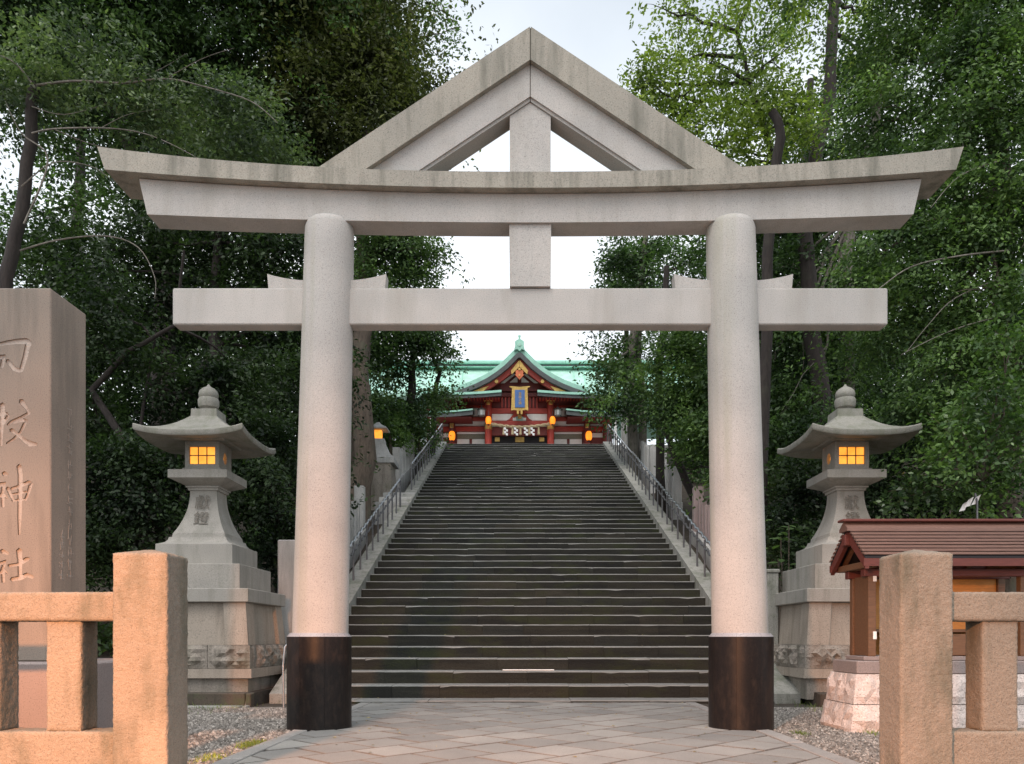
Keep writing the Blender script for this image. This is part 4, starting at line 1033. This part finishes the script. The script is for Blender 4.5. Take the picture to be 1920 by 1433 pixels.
# ---------------------------------------------------------------- foliage
def leaf_cloud(blobs, L, cov, mat, name, parent, wid=.5, clump=30, droop=.2, gap=.25):
    L = L * .80
    gap_fill = max(.10, .42 - gap * .9)
    """many small folded leaves gathered in flat sprays spread unevenly through the crown's volume"""
    allV = []
    for (c, rx, ry, rz) in blobs:
        area = math.pi * rx * rz
        nl = int(cov * DENS * area / (.5 * L * L * wid)); nc = max(4, nl // clump)
        nb = max(7, int(9 * (rx / .9) ** 1.2)); bd = rng.normal(size=(nb, 3)); bd /= np.linalg.norm(bd, axis=1)[:, None]
        br = rng.uniform(.45, 1.05, nb) * rng.uniform(.8, 1.1, nb)                          # boughs: flat shelves of sprays with shade between
        bc = bd * br[:, None]; bs_ = rng.uniform(.20, .42, nb); wgt = bs_ ** 2 / (bs_ ** 2).sum()
        ib = rng.choice(nb, nc, p=wgt); off_ = rng.normal(size=(nc, 3)) * bs_[ib][:, None] * np.array([1, 1, .38])
        off_[:, 2] -= .35 * (off_[:, 0] ** 2 + off_[:, 1] ** 2) / bs_[ib]
        u_ = bc[ib] + off_
        fill = rng.random(nc) < gap_fill
        fd = rng.normal(size=(nc, 3)); fd /= np.linalg.norm(fd, axis=1)[:, None]; u_[fill] = (fd * (rng.random(nc) ** .5)[:, None] * .95)[fill]
        d = u_ / (np.linalg.norm(u_, axis=1)[:, None] + 1e-6)
        C = np.array(c) + u_ * np.array([rx, ry, rz])
        nn = np.array([0, 0, 1.0]) + d * .45 + rng.normal(size=(nc, 3)) * .32; nn /= np.linalg.norm(nn, axis=1)[:, None]
        cr = L * rng.uniform(2.2, 4.2, nc)
        k = clump
        Cn = np.repeat(nn, k, 0); Cc = np.repeat(C, k, 0); Cr = np.repeat(cr, k)
        a = np.cross(Cn, np.array([0.31, .94, .12])); a /= np.linalg.norm(a, axis=1)[:, None] + 1e-9; b = np.cross(Cn, a)
        th = rng.uniform(0, 2 * np.pi, nc * k); rad = np.sqrt(rng.uniform(0, 1, nc * k)) * Cr
        u = a * np.cos(th)[:, None] + b * np.sin(th)[:, None]
        P = Cc + u * rad[:, None] + Cn * (rng.normal(size=nc * k) * Cr * .22)[:, None]; P[:, 2] -= droop * rad * rad / Cr
        ln = Cn + rng.normal(size=(nc * k, 3)) * .55; ln /= np.linalg.norm(ln, axis=1)[:, None]
        t = u + rng.normal(size=(nc * k, 3)) * .55; t[:, 2] -= droop; t -= ln * np.sum(t * ln, 1)[:, None]; t /= np.linalg.norm(t, axis=1)[:, None] + 1e-9
        s = np.cross(ln, t); ll = (L * rng.uniform(.65, 1.25, nc * k))[:, None]; ww = ll * wid * .5
        q = np.stack([P, P + t * ll * .45 + s * ww + ln * ww * .25, P + t * ll, P + t * ll * .45 - s * ww + ln * ww * .25], 1)
        allV.append(q.reshape(-1, 3))
    V = np.concatenate(allV); n = len(V) // 4
    c = V.mean(0)
    me = bpy.data.meshes.new(name); me.vertices.add(len(V)); me.vertices.foreach_set('co', (V - c).astype(np.float32).ravel())
    me.loops.add(4 * n); me.loops.foreach_set('vertex_index', np.arange(4 * n, dtype=np.int32))
    me.polygons.add(n); me.polygons.foreach_set('loop_start', np.arange(0, 4 * n, 4, dtype=np.int32))
    me.update(calc_edges=True); me.materials.append(mat)
    global NLEAF; NLEAF += n
    o = put(name, me, c, parent); o['kind'] = 'stuff'; return o
NLEAF = 0; DENS = 1.9
def spline(P, m=5):
    out = []
    for i in range(len(P) - 1):
        a, b, c, d = P[max(i - 1, 0)], P[i], P[i + 1], P[min(i + 2, len(P) - 1)]
        for k in range(m):
            t = k / m; out.append(.5 * ((2 * b) + (c - a) * t + (2 * a - 5 * b + 4 * c - d) * t * t + (3 * b - a - 3 * c + d) * t ** 3))
    return out + [P[-1]]
def wob(p, q, n, amp, r):
    p, q = Vector(p), Vector(q); out = []
    for k in range(n + 1):
        t = k / n; a = amp * math.sin(math.pi * t); out.append(p.lerp(q, t) + Vector((r.uniform(-1, 1), r.uniform(-1, 1), r.uniform(-.5, 1))) * a)
    return out
def tree(name, label, trunks, blobs, mat, L, cov, bk, cat='tree', group=None, seed=0, twigs=4, gap=.25, wid=.5, clump=30, limbs=True, leafname='crown', droop=.2):
    """trunks: list of (points, radius bottom, radius top); blobs: (centre, rx, ry, rz)"""
    r = random.Random(seed); base = trunks[0][0][0]
    T_ = thing(name, base, label, cat, group)
    tops = []
    for k, (pts, r0, r1) in enumerate(trunks):
        P = []
        for i in range(len(pts) - 1):
            for s in range(3): P.append(Vector(pts[i]).lerp(Vector(pts[i + 1]), s / 3) + Vector((r.uniform(-1, 1), r.uniform(-1, 1), 0)) * r0 * .18 * (1 if i + s else 0))
        P.append(Vector(pts[-1])); n = len(P)
        rad = [r0 + (r1 - r0) * (i / (n - 1)) + (r0 * .45 if i == 0 else 0) for i in range(n)]
        tube('trunk', P, rad, bk, T_, 10); tops += P[n // 2:]
    if limbs:
        for (c, rx, ry, rz) in blobs:
            q = min(tops, key=lambda p: (p - Vector(c)).length + (3 if p.z > c[2] + .5 else 0)); V = []; Fc = []
            rb = max(.03, trunks[0][2] * .55)
            pts = wob(q, c, 6, .12 * (Vector(c) - q).length * .4, r); v, f = tubedata(pts, [rb * (1 - .75 * i / 6) for i in range(7)], 6); V += v; Fc += f
            for k in range(twigs):
                a = pts[r.randint(3, 6)]; e = Vector(c) + Vector((r.uniform(-1, 1) * rx, r.uniform(-1, 1) * ry, r.uniform(-.6, 1) * rz)) * .9
                v, f = tubedata(wob(a, e, 4, .06, r), [rb * .28, rb * .22, rb * .16, rb * .1, rb * .05], 5, len(V)); V += v; Fc += f
            o = mk('limb', V, Fc, bk, T_); angle_smooth(o, 60)
    if blobs: leaf_cloud(blobs, L, cov, mat, leafname, T_, wid, clump, droop, gap)
    return T_
def B(px, py, d, r, fy=1.0, fz=.85): return (at(px, py, d), r, r * fy, r * fz)
def gz(px, d, py=None):
    x = X(px, d); return (x, d, terrain_z(x, d) - .15)
def up(px, py, d): return at(px, py, d)
# ---- left side, from the back to the front
tree('broadleaf_tree', 'towering dark broadleaf tree filling the upper left corner', [([gz(300, 21), up(310, 500, 21), up(330, 150, 21), up(350, -250, 21)], .34, .12), ([up(315, 420, 21), up(180, 150, 20.5), up(120, -100, 20)], .18, .08)],
     [B(60, 40, 20, 2.3), B(220, -20, 20.5, 2.4), B(380, 40, 21, 2.3), B(150, -220, 20.5, 2.6), B(400, -230, 21, 2.7), B(520, -60, 21, 2.2), B(-100, -100, 19, 2.6), B(300, 200, 21.5, 2.0), B(420, 300, 22, 1.8)], lf_dark, .17, 3.0, m_barkdark, seed=1)
tree('broadleaf_tree', 'dark olive tree behind the left half of the gable', [([gz(600, 23), up(600, 500, 23), up(590, 200, 23), up(600, -200, 23)], .3, .1)],
     [B(560, 100, 22, 1.8), B(640, 30, 22.5, 2.0), B(700, 130, 23, 1.7), B(640, 220, 22, 1.6), B(735, 205, 23.5, 1.1), B(620, -150, 23, 2.4), B(560, 260, 22, 1.3), B(735, 115, 24, .9), B(670, -20, 23, 1.5)], lf_olive, .17, 3.0, m_barkdark, seed=2)
tree('broadleaf_tree', 'airy tree whose outer sprays reach into the sky left of the gable', [([gz(660, 27), up(690, 600, 27), up(730, 200, 26), up(770, 20, 26)], .25, .06)],
     [B(785, 40, 26, .8), B(840, 20, 26, .65), B(760, 80, 26, .75), B(800, -60, 26, .9), B(862, 50, 26, .45), B(795, 165, 26, .5)], lf_mid, .17, .62, m_bark, seed=3, gap=.5)
tree('broadleaf_tree', 'grey-trunked tree with light green leaves behind the left gate column', [([gz(672, 21.6), up(682, 860, 21.6), up(674, 680, 21.6), up(686, 560, 21.7), up(676, 430, 22), up(690, 250, 22)], .34, .14)],
     [B(740, 470, 22, 1.15), B(790, 490, 23, .75), B(700, 500, 22, 1.0), B(770, 540, 23, .8), B(720, 330, 22.5, 1.2), B(660, 560, 22, 1.0), B(650, 690, 22.5, .8)], lf_mid, .15, 2.6, m_bark, seed=4)
tree('broadleaf_tree', 'slender dark tree at the top left of the stairs against the green roof', [([gz(770, 30), up(770, 760, 30), up(772, 690, 30), up(780, 620, 30)], .22, .09), ([gz(808, 31), up(815, 740, 31), up(824, 700, 31), up(800, 640, 31)], .12, .06)],
     [B(700, 655, 29, 1.1), B(755, 640, 30, 1.2), B(815, 650, 30, .85), B(838, 665, 30.5, .45), B(750, 705, 30, .6), B(720, 610, 29, 1.1), B(800, 615, 30, .9)], lf_dark, .19, 2.4, m_barkdark, seed=5)
tree('evergreen_shrub', 'bright green shrub left of the upper handrail', [([gz(790, 29.5), up(785, 790, 29.5), up(785, 750, 29.5)], .07, .03)],
     [B(805, 760, 29.5, .85), B(770, 790, 29.2, .9), B(735, 775, 29, .85), B(790, 810, 29.6, .7)], lf_mid, .17, 2.6, m_bark, 'shrub', seed=6)
tree('evergreen_shrub', 'dense green shrub below the side gate on the left slope', [([gz(735, 27.5), up(732, 830, 27.5), up(730, 790, 27.5)], .07, .03)],
     [B(722, 805, 27.5, .7), B(715, 765, 27.6, .8), B(690, 790, 27, .8)], lf_mid, .17, 2.6, m_bark, 'shrub', seed=7)
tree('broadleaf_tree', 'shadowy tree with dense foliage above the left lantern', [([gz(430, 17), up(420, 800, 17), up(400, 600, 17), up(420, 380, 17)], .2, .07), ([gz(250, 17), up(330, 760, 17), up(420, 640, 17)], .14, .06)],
     [B(220, 470, 17, 1.25), B(330, 400, 17.5, 1.2), B(440, 420, 17, 1.2), B(540, 480, 17, 1.1), B(480, 560, 17.5, 1.15), B(260, 590, 17.5, 1.0), B(560, 600, 17, 1.1), B(350, 540, 18, .95), B(540, 740, 16.5, 1.1), B(600, 690, 18, 1.0), B(100, 500, 17, 1.2), B(560, 870, 16, 1.0)], lf_shade, .14, 2.2, m_barkdark, seed=8, gap=.3)
tree('broadleaf_tree', 'crooked bare-limbed tree leaning right beside the carved pillar', [([gz(300, 13.6), up(300, 920, 13.6), up(215, 800, 13.6), up(172, 730, 13.6), up(240, 660, 13.5), up(330, 610, 13.4), up(345, 470, 13.2)], .085, .02), ([gz(270, 13.8), up(250, 880, 13.8), up(270, 760, 13.8), up(290, 640, 13.8)], .05, .015)],
     [B(190, 640, 14, .85), B(300, 720, 14.2, .8), B(200, 560, 14, .8), B(450, 690, 14.5, .75), B(420, 760, 14.5, .7), B(180, 800, 14.2, .8)], lf_shade, .12, 1.9, m_barkdark, seed=9, gap=.35)
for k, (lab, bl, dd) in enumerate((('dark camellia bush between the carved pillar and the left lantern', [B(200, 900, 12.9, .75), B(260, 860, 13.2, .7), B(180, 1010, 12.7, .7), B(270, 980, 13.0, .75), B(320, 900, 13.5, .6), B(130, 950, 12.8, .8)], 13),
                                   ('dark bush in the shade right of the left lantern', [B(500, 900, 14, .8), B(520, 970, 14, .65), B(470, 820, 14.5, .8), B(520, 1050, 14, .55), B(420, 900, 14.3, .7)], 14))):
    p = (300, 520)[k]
    tree('camellia_bush', lab, [([gz(p, dd + .3), up(p, 1000, dd + .2), up(p, 930, dd + .1)], .05, .03)], bl, lf_shade, .12, 2.6, m_barkdark, 'bush', 'dark bushes behind the lanterns', seed=20 + k)
tree('cherry_tree', 'cut dark leaning trunk with long pale bare twigs at the upper left', [([gz(-60, 10.8), up(-20, 900, 10.8), up(10, 520, 10.8), up(40, 400, 10.8), up(56, 260, 10.8), up(66, 158, 10.8)], .10, .07)],
     [B(130, 150, 10.9, .60), B(230, 120, 10.8, .62), B(330, 170, 11, .75), B(420, 210, 11.2, .72), B(490, 250, 11.3, .62), B(540, 285, 11.4, .45), B(400, 280, 11, .6), B(290, 240, 11, .55), B(80, 90, 11, .7), B(20, 160, 11, .6)], lf_grey, .092, 1.0, m_barkdark, seed=10, gap=.36, clump=22, limbs=False)
CH = [o for o in bpy.data.objects if o.name.startswith('cherry_tree')][0]
for k, (pts, r0) in enumerate((([(68, 160), (140, 152), (230, 156), (310, 148), (380, 162), (470, 190), (520, 230)], .024), ([(60, 250), (100, 242), (190, 240), (260, 248), (320, 270), (385, 305)], .018), ([(45, 420), (90, 300), (40, 250), (10, 190)], .02), ([(40, 350), (100, 305), (170, 312), (210, 338)], .014),
                               ([(38, 470), (110, 450), (200, 443), (260, 465), (290, 520), (290, 560)], .017), ([(66, 165), (30, 120), (-10, 100)], .02), ([(310, 148), (380, 110), (440, 90)], .01), ([(230, 156), (300, 130), (350, 100)], .008), ([(100, 242), (170, 270), (260, 290)], .009), ([(190, 240), (240, 215), (300, 205)], .008), ([(60, 200), (120, 215), (200, 195)], .01))):
    P = spline([Vector(up(x, y, 10.6 - .05 * i)) for i, (x, y) in enumerate(pts)]); n = len(P)
    tube('bare_twig', P, [r0 * .75 * (1 - .75 * i / (n - 1)) for i in range(n)], m_barkpale, CH, 6)
# ---- tall trees on the hill behind, both sides
for k, (px_, lab) in enumerate(((140, 'tall dark background tree on the far left of the hill'), (480, 'tall dark background tree behind the left lantern'), (1500, 'tall dark background tree right of the right gate column'), (1800, 'tall dark background tree on the far right of the hill'))):
    tree('hill_tree', lab, [([gz(px_, 29), up(px_, 500, 29), up(px_ + 20, 150, 29)], .3, .12)],
         [B(px_ + dx, y_, 29 + dd, q) for dx, y_, dd, q in ((-110, 640, 0, 2.6), (110, 600, 1, 2.6), (0, 420, -1, 2.7), (-140, 420, 1, 1.6), (150, 330, 0, 2.0), (0, 260, 1, 1.7), (20, 720, -1, 2.4), (150, 760, 0, 2.0), (-150, 800, 0, 2.2))], lf_dark, .26, 1.25, m_barkdark, seed=40 + k, gap=.2)
# ---- right side
tree('maple_tree', 'airy yellow-green tree behind the right half of the gable', [([gz(1540, 18), up(1542, 740, 18), up(1520, 600, 18), up(1508, 440, 18), up(1530, 300, 18), up(1556, 180, 18), up(1562, 0, 18), up(1560, -150, 18)], .22, .10), ([up(1508, 430, 18), up(1460, 330, 18), up(1420, 200, 17.5), up(1380, 60, 17.5)], .09, .03)],
     [B(1250, 180, 17, .95), B(1330, 120, 17, 1.0), B(1400, 190, 17, 1.0), B(1300, 260, 17, .85), B(1450, 110, 17.3, 1.0), B(1480, 230, 17, .9), B(1230, 110, 17.3, .6), B(1400, 280, 17, .8), B(1200, 165, 17.3, .5), B(1340, 40, 17.5, .8), B(1250, 20, 17.5, .55), B(1500, 10, 18.6, .8), B(1640, 130, 18.8, .8), B(1620, 30, 18.8, .8), B(1440, -60, 17.5, 1.0), B(1260, 300, 17.5, .5)], lf_light, .13, 1.05, m_barkdark, seed=11, gap=.40)
tree('cut_tree_stump', 'short dark sawn-off trunk rising above the right arm of the torii', [([gz(1420, 15), up(1436, 700, 15), up(1440, 480, 15), up(1458, 300, 15), up(1464, 240, 15), up(1447, 208, 15)], .115, .08)], [], lf_dark, .1, 1, m_barkdark, seed=12)
tree('broadleaf_tree', 'dark tree with a leaning grey trunk behind the right gate column', [([gz(1585, 19), up(1590, 620, 19), up(1585, 480, 19), up(1600, 380, 19), up(1640, 240, 19), up(1660, 60, 19)], .2, .09)],
     [B(1480, 560, 19, 1.3), B(1560, 640, 19, 1.2), B(1450, 680, 19, 1.2), B(1560, 320, 20, 1.2), B(1480, 400, 20, 1.2), B(1640, 330, 19.5, 1.3), B(1520, 780, 18, 1.2), B(1450, 820, 18.5, 1.1), B(1640, 180, 20, 1.4), B(1380, 560, 20, 1.2), B(1400, 730, 19.5, 1.1), B(1420, 450, 20.5, 1.0), B(1560, 490, 20, 1.1)], lf_dark, .15, 2.2, m_barkgrey, seed=13, gap=.3)
tree('broadleaf_tree', 'large leafy evergreen along the right edge of the picture', [([gz(1900, 12.6), up(1890, 700, 12.6), up(1880, 350, 12.8), up(1840, 120, 13), up(1790, -60, 13)], .2, .11)],
     [B(1760, 110, 12.5, .9), B(1850, 180, 12.2, .95), B(1720, 330, 12.4, .9), B(1810, 420, 12, .95), B(1900, 330, 12, .9), B(1660, 470, 12.6, .8), B(1730, 560, 12.2, .9), B(1860, 580, 11.8, .95), B(1640, 600, 12.8, .75), B(1790, 690, 12, .85), B(1720, 760, 12.6, .7), B(1900, 40, 12.5, 1.0), B(1700, 10, 13, 1.0), B(1800, -120, 13, 1.3), B(1640, -120, 13.5, 1.2), B(1970, 480, 11.8, .9), B(1980, 200, 12, 1.0), B(1950, -60, 12.5, 1.1), B(1650, 230, 13.2, .75), B(1920, 760, 12, .8), B(1830, 830, 12.2, .7)], lf_mid, .10, 2.0, m_bark, seed=14, gap=.28)
EV = [o for o in bpy.data.objects if o.get('label', '').startswith('large leafy evergreen')][0]
for pts, r0 in (([(1890, 470), (1800, 480), (1710, 500), (1650, 540), (1610, 570)], .014), ([(1900, 590), (1830, 605), (1760, 630), (1690, 665)], .011), ([(1880, 520), (1790, 560), (1740, 610), (1700, 660)], .010), ([(1880, 300), (1800, 330), (1745, 390)], .012), ([(1890, 720), (1830, 745), (1780, 790)], .010)):
    P = spline([Vector(up(x, y, 11.6 - .12 * i)) for i, (x, y) in enumerate(pts)]); n = len(P)
    tube('bare_twig', P, [r0 * (1 - .7 * i / (n - 1)) for i in range(n)], m_barkpale, EV, 6)
tree('camellia_bush', 'glossy bush with broad pale-edged leaves above the wooden stand', [([gz(1860, 10.9), up(1850, 1000, 10.9), up(1840, 900, 10.6)], .05, .025)],
     [B(1800, 800, 10.4, .42), B(1870, 730, 10.4, .42), B(1760, 870, 10.4, .38), B(1870, 880, 10.5, .42), B(1900, 640, 10.4, .35), B(1820, 930, 10.6, .32), B(1920, 800, 10.4, .4), B(1700, 930, 10.8, .3)], lf_gloss, .105, 1.9, m_bark, 'bush', seed=15, wid=.55, clump=16)
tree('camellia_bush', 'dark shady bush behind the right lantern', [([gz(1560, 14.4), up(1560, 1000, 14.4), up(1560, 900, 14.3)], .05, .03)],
     [B(1500, 900, 14.5, .8), B(1480, 1010, 14.2, .7), B(1700, 900, 13.8, .8), B(1760, 980, 13.5, .8), B(1850, 990, 13.2, .8), B(1560, 960, 14.5, .8), B(1680, 820, 14, .7)], lf_shade, .12, 2.4, m_barkdark, 'bush', 'dark bushes behind the lanterns', seed=16)
tree('broadleaf_tree', 'twin-trunked tree at the top right of the stairs beside the hall', [([gz(1186, 29), up(1184, 740, 29), up(1184, 650, 29), up(1196, 560, 29), up(1210, 440, 29)], .20, .10), ([gz(1205, 29.3), up(1204, 720, 29.3), up(1196, 660, 29.3), up(1206, 560, 29.3)], .17, .08)],
     [B(1150, 690, 28, .85), B(1165, 640, 29, .9), B(1135, 745, 28, .55), B(1170, 755, 28, .75), B(1215, 745, 28, .75), B(1150, 480, 29, .65), B(1180, 520, 29, 1.0), B(1230, 470, 29, 1.0), B(1240, 560, 29, 1.1), B(1280, 500, 28, 1.1)], lf_dark, .19, 2.2, m_barkgrey, seed=17)
tree('broadleaf_tree', 'leaning bushy tree between the right stair fence and the right gate column', [([gz(1330, 21.5), up(1300, 930, 21.5), up(1262, 850, 21.5), up(1240, 780, 21.5)], .14, .06), ([gz(1240, 23), up(1236, 700, 23), up(1244, 620, 23), up(1250, 500, 23)], .13, .08)],
     [B(1250, 720, 21.5, .95), B(1290, 660, 21, .9), B(1300, 760, 21, .95), B(1262, 755, 21.5, .6), B(1335, 815, 20.5, .55), B(1340, 700, 20.5, 1.0), B(1350, 800, 20, 1.0), B(1250, 640, 22, .8), B(1400, 900, 19, .9)], lf_mid, .15, 2.6, m_barkdark, seed=18)
tree('far_tree', 'small dark treetop showing through the gate right of the centre strut', [([gz(1175, 36), up(1175, 700, 36), up(1175, 560, 36)], .18, .08)], [B(1160, 500, 36, 1.0), B(1150, 540, 36, .8), B(1190, 470, 36, 1.1), B(1200, 560, 36, 1.2)], lf_dark, .22, 2.0, m_barkdark, seed=19)
# big leaved plant at the foot of the right column
pl = thing('broad_leaved_plant', gz(1478, 12.9), 'low plant with broad pale green leaves right of the right gate column', 'plant')
r_ = random.Random(5)
for k in range(46):
    c = Vector(up(1478 + r_.uniform(-45, 30), 1015 + r_.uniform(-45, 75), 12.9 + r_.uniform(-.5, .5))); a = r_.uniform(0, 6.28); Ln = r_.uniform(.12, .2)
    t = Vector((math.cos(a), math.sin(a), r_.uniform(-.5, .1))).normalized(); s = t.cross(Vector((0, -.35, 1))).normalized(); n_ = s.cross(t)
    V = [c] + [c + t * Ln * f + s * Ln * w_ + n_ * Ln * .12 * abs(w_) for f, w_ in ((.3, .3), (.62, .27), (1, 0), (.62, -.27), (.3, -.3))] + [c + t * Ln * .5]
    mk('leaf', [tuple(v) for v in V], [[0, 1, 6], [1, 2, 6], [2, 3, 6], [3, 4, 6], [4, 5, 6], [5, 0, 6]], lf_mid, pl)
    if k % 4 == 0: tube('stem', [gz(1478, 12.9), c - Vector((0, 0, .2)), c], .008, m_bark, pl, 5)
print('leaves', NLEAF)
# far wooded skyline beyond the hill so that the hilltop does not end bare
bl = []
r_ = random.Random(9)
for sgn in (-1, 1):
    for k in range(9):
        x = sgn * (11 + k * 3.2); bl.append(((x, 34 + r_.uniform(-3, 6), 10.5 + r_.uniform(0, 2.5)), 2.6, 2.6, 2.6))
o = leaf_cloud(bl, .34, 2.2, lf_dark, 'hillside_wood', None, .55, 24); tag(o, 'dark wooded hillside far behind the gate trees', 'wood', kind='stuff')

# ---------------------------------------------------------------- undergrowth, gravel, fallen leaves, grass
bl = []
r_ = random.Random(4)
for k in range(150):
    s = r_.choice((-1, 1)); d_ = r_.uniform(13, 34); x = s * (5.9 + r_.random() ** 1.5 * 9) + .2; z_ = terrain_z(x, d_); q = r_.uniform(.4, .75); bl.append(((x, d_, z_ + .15), q, q, q * .6))
o = leaf_cloud(bl, .15, 2.0, lf_dark, 'undergrowth', None, .55, 20); tag(o, 'dark low undergrowth covering both slopes', 'undergrowth', kind='stuff')
def pebbles(n, xa, xb, ya, yb, name, label, zmax=.012, test=None, smin=.008, smax=.022):
    x = rng.uniform(xa, xb, n); y = rng.uniform(ya, yb, n)
    if test is not None: k = test(x, y); x, y = x[k], y[k]; n = len(x)
    base = np.array([[1, 0, 0], [0, 1, 0], [-1, 0, 0], [0, -1, 0], [0, 0, 1.0]]); V = np.zeros((n, 5, 3))
    s = rng.uniform(smin, smax, n); a = rng.uniform(0, 6.28, n); j = base[None] * rng.uniform(.6, 1.3, (n, 5, 1)) + rng.normal(size=(n, 5, 3)) * .15
    V[:, :, 0] = x[:, None] + s[:, None] * (j[:, :, 0] * np.cos(a)[:, None] - j[:, :, 1] * np.sin(a)[:, None]); V[:, :, 1] = y[:, None] + s[:, None] * (j[:, :, 0] * np.sin(a)[:, None] + j[:, :, 1] * np.cos(a)[:, None])
    V[:, :, 2] = -.008 + s[:, None] * (j[:, :, 2] * .8 + .1)
    f = np.array([[0, 1, 4], [1, 2, 4], [2, 3, 4], [3, 0, 4]]); Fc = (f[None] + (np.arange(n) * 5)[:, None, None]).reshape(-1, 3)
    V = V.reshape(-1, 3); c = V.mean(0)
    me = bpy.data.meshes.new(name); me.vertices.add(len(V)); me.vertices.foreach_set('co', (V - c).astype(np.float32).ravel())
    m = len(Fc); me.loops.add(3 * m); me.loops.foreach_set('vertex_index', Fc.astype(np.int32).ravel()); me.polygons.add(m); me.polygons.foreach_set('loop_start', np.arange(0, 3 * m, 3, dtype=np.int32)); me.update(calc_edges=True)
    me.materials.append(m_pebble); o = put(name, me, c); tag(o, label, 'gravel', kind='stuff'); return o
pebbles(26000, -5.2, -2.2, 4.7, 10.3, 'gravel', 'loose grey gravel left of the paved path')
pebbles(26000, 2.42, 5.2, 4.7, 10.3, 'gravel', 'loose grey gravel right of the paved path', test=lambda x, y: ~((x > 3.2) & (y > 7.6) & (y < 8.4)))
# fallen leaves on path and steps
r_ = random.Random(11); V = []; Fc = []
for k in range(150):
    if k < 80: x, y, z = r_.uniform(-2.0, 2.2), r_.uniform(5.2, 10.9), .017
    else:
        i = int(r_.random() ** 1.6 * 30); x, y, z = r_.uniform(-3, 3.4), D0 + i * T + r_.uniform(.08, .4), Z0 + i * RZ + .008
    a = r_.uniform(0, 6.28); l = r_.uniform(.012, .03); w_ = l * .45; o_ = len(V); ca, sa = math.cos(a), math.sin(a)
    for u, v, h in ((-l, 0, 0), (0, w_, .006), (l, 0, .002), (0, -w_, .006)): V.append((x + u * ca - v * sa, y + u * sa + v * ca, z + h))
    Fc.append([o_, o_ + 1, o_ + 2, o_ + 3])
m_dry = leafmat('dry_leaf', (.20, .13, .05), (.42, .33, .16), .7, (.5, .42, .2))
o = mk('fallen_leaves', V, Fc, m_dry); tag(o, 'scattered dry fallen leaves on the path and steps', 'leaves', kind='stuff')
V = []; Fc = []; r_ = random.Random(12)
def tuft(cx_, cy_, n, sp, h_):
    for k in range(n):
        x, y = cx_ + r_.gauss(0, sp), cy_ + r_.gauss(0, sp * 2.2); a = r_.uniform(0, 6.28); h = h_ * r_.uniform(.5, 1.2); o_ = len(V)
        V.extend([(x - .004 * math.cos(a), y - .004 * math.sin(a), -.01), (x + .004 * math.cos(a), y + .004 * math.sin(a), -.01), (x + r_.gauss(0, h * .5), y + r_.gauss(0, h * .5), h)]); Fc.append([o_, o_ + 1, o_ + 2])
tuft(-2.26, 6.75, 500, .05, .03); tuft(-2.3, 6.0, 160, .05, .03); tuft(2.62, 7.5, 120, .04, .03); tuft(3.3, 7.55, 90, .05, .04); tuft(-4.6, 10.4, 140, .15, .07); tuft(-3.9, 10.42, 200, .2, .06); tuft(3.9, 10.4, 140, .2, .05)
o = mk('grass', V, Fc, lf_light); tag(o, 'small green grass tufts beside the path edges', 'grass', kind='stuff')
hose = thing('cable_pipe', (-3.3, 10.2, 0), 'thin bent grey pipe just left of the left column base', 'pipe')
tube('pipe', [(X(532, 10.2), 10.2, 0), (X(531, 10.2), 10.2, .55), (X(535, 10.2), 10.2, .78), (X(548, 10.2), 10.2, .88)], .014, m_steel, hose, 8)

# ---------------------------------------------------------------- the street lamp that lights the fences (stands behind the viewer)
LX, LY, LZ = -2.5, -2.0, 2.9
sl2 = thing('street_lamp', (LX - .5, LY, 0), 'warm street lamp on a dark pole at the roadside before the shrine', 'street lamp')
tube('pole', [(LX - .5, LY, -.05), (LX - .5, LY, 2.2), (LX - .45, LY, 2.9), (LX - .2, LY + .05, 3.1), (LX, LY + .1, 3.1)], .05, m_iron, sl2, 12)
lathe('lamp_head', LX, LY + .1, [(.05, 3.14), (.16, 3.08), (.18, 3.0)], m_iron, sl2, 20)
lathe('lamp_glass', LX, LY + .1, [(.12, 3.02), (.12, 2.98), (.06, 2.95)], m_bulb, sl2, 16)
ld = bpy.data.lights.new('lamp_light', 'SPOT'); ld.energy = 10000; ld.color = (1, .39, .15); ld.spot_size = R(97); ld.spot_blend = 1.0; ld.shadow_soft_size = .15
lo = bpy.data.objects.new('lamp_light', ld); col.objects.link(lo); lo.parent = sl2
lp = Vector((LX, LY + .1, 2.92)); lo.location = lp - ORG[sl2]
lo.rotation_euler = Vector((.16, .74, -.64)).to_track_quat('-Z', 'Y').to_euler()
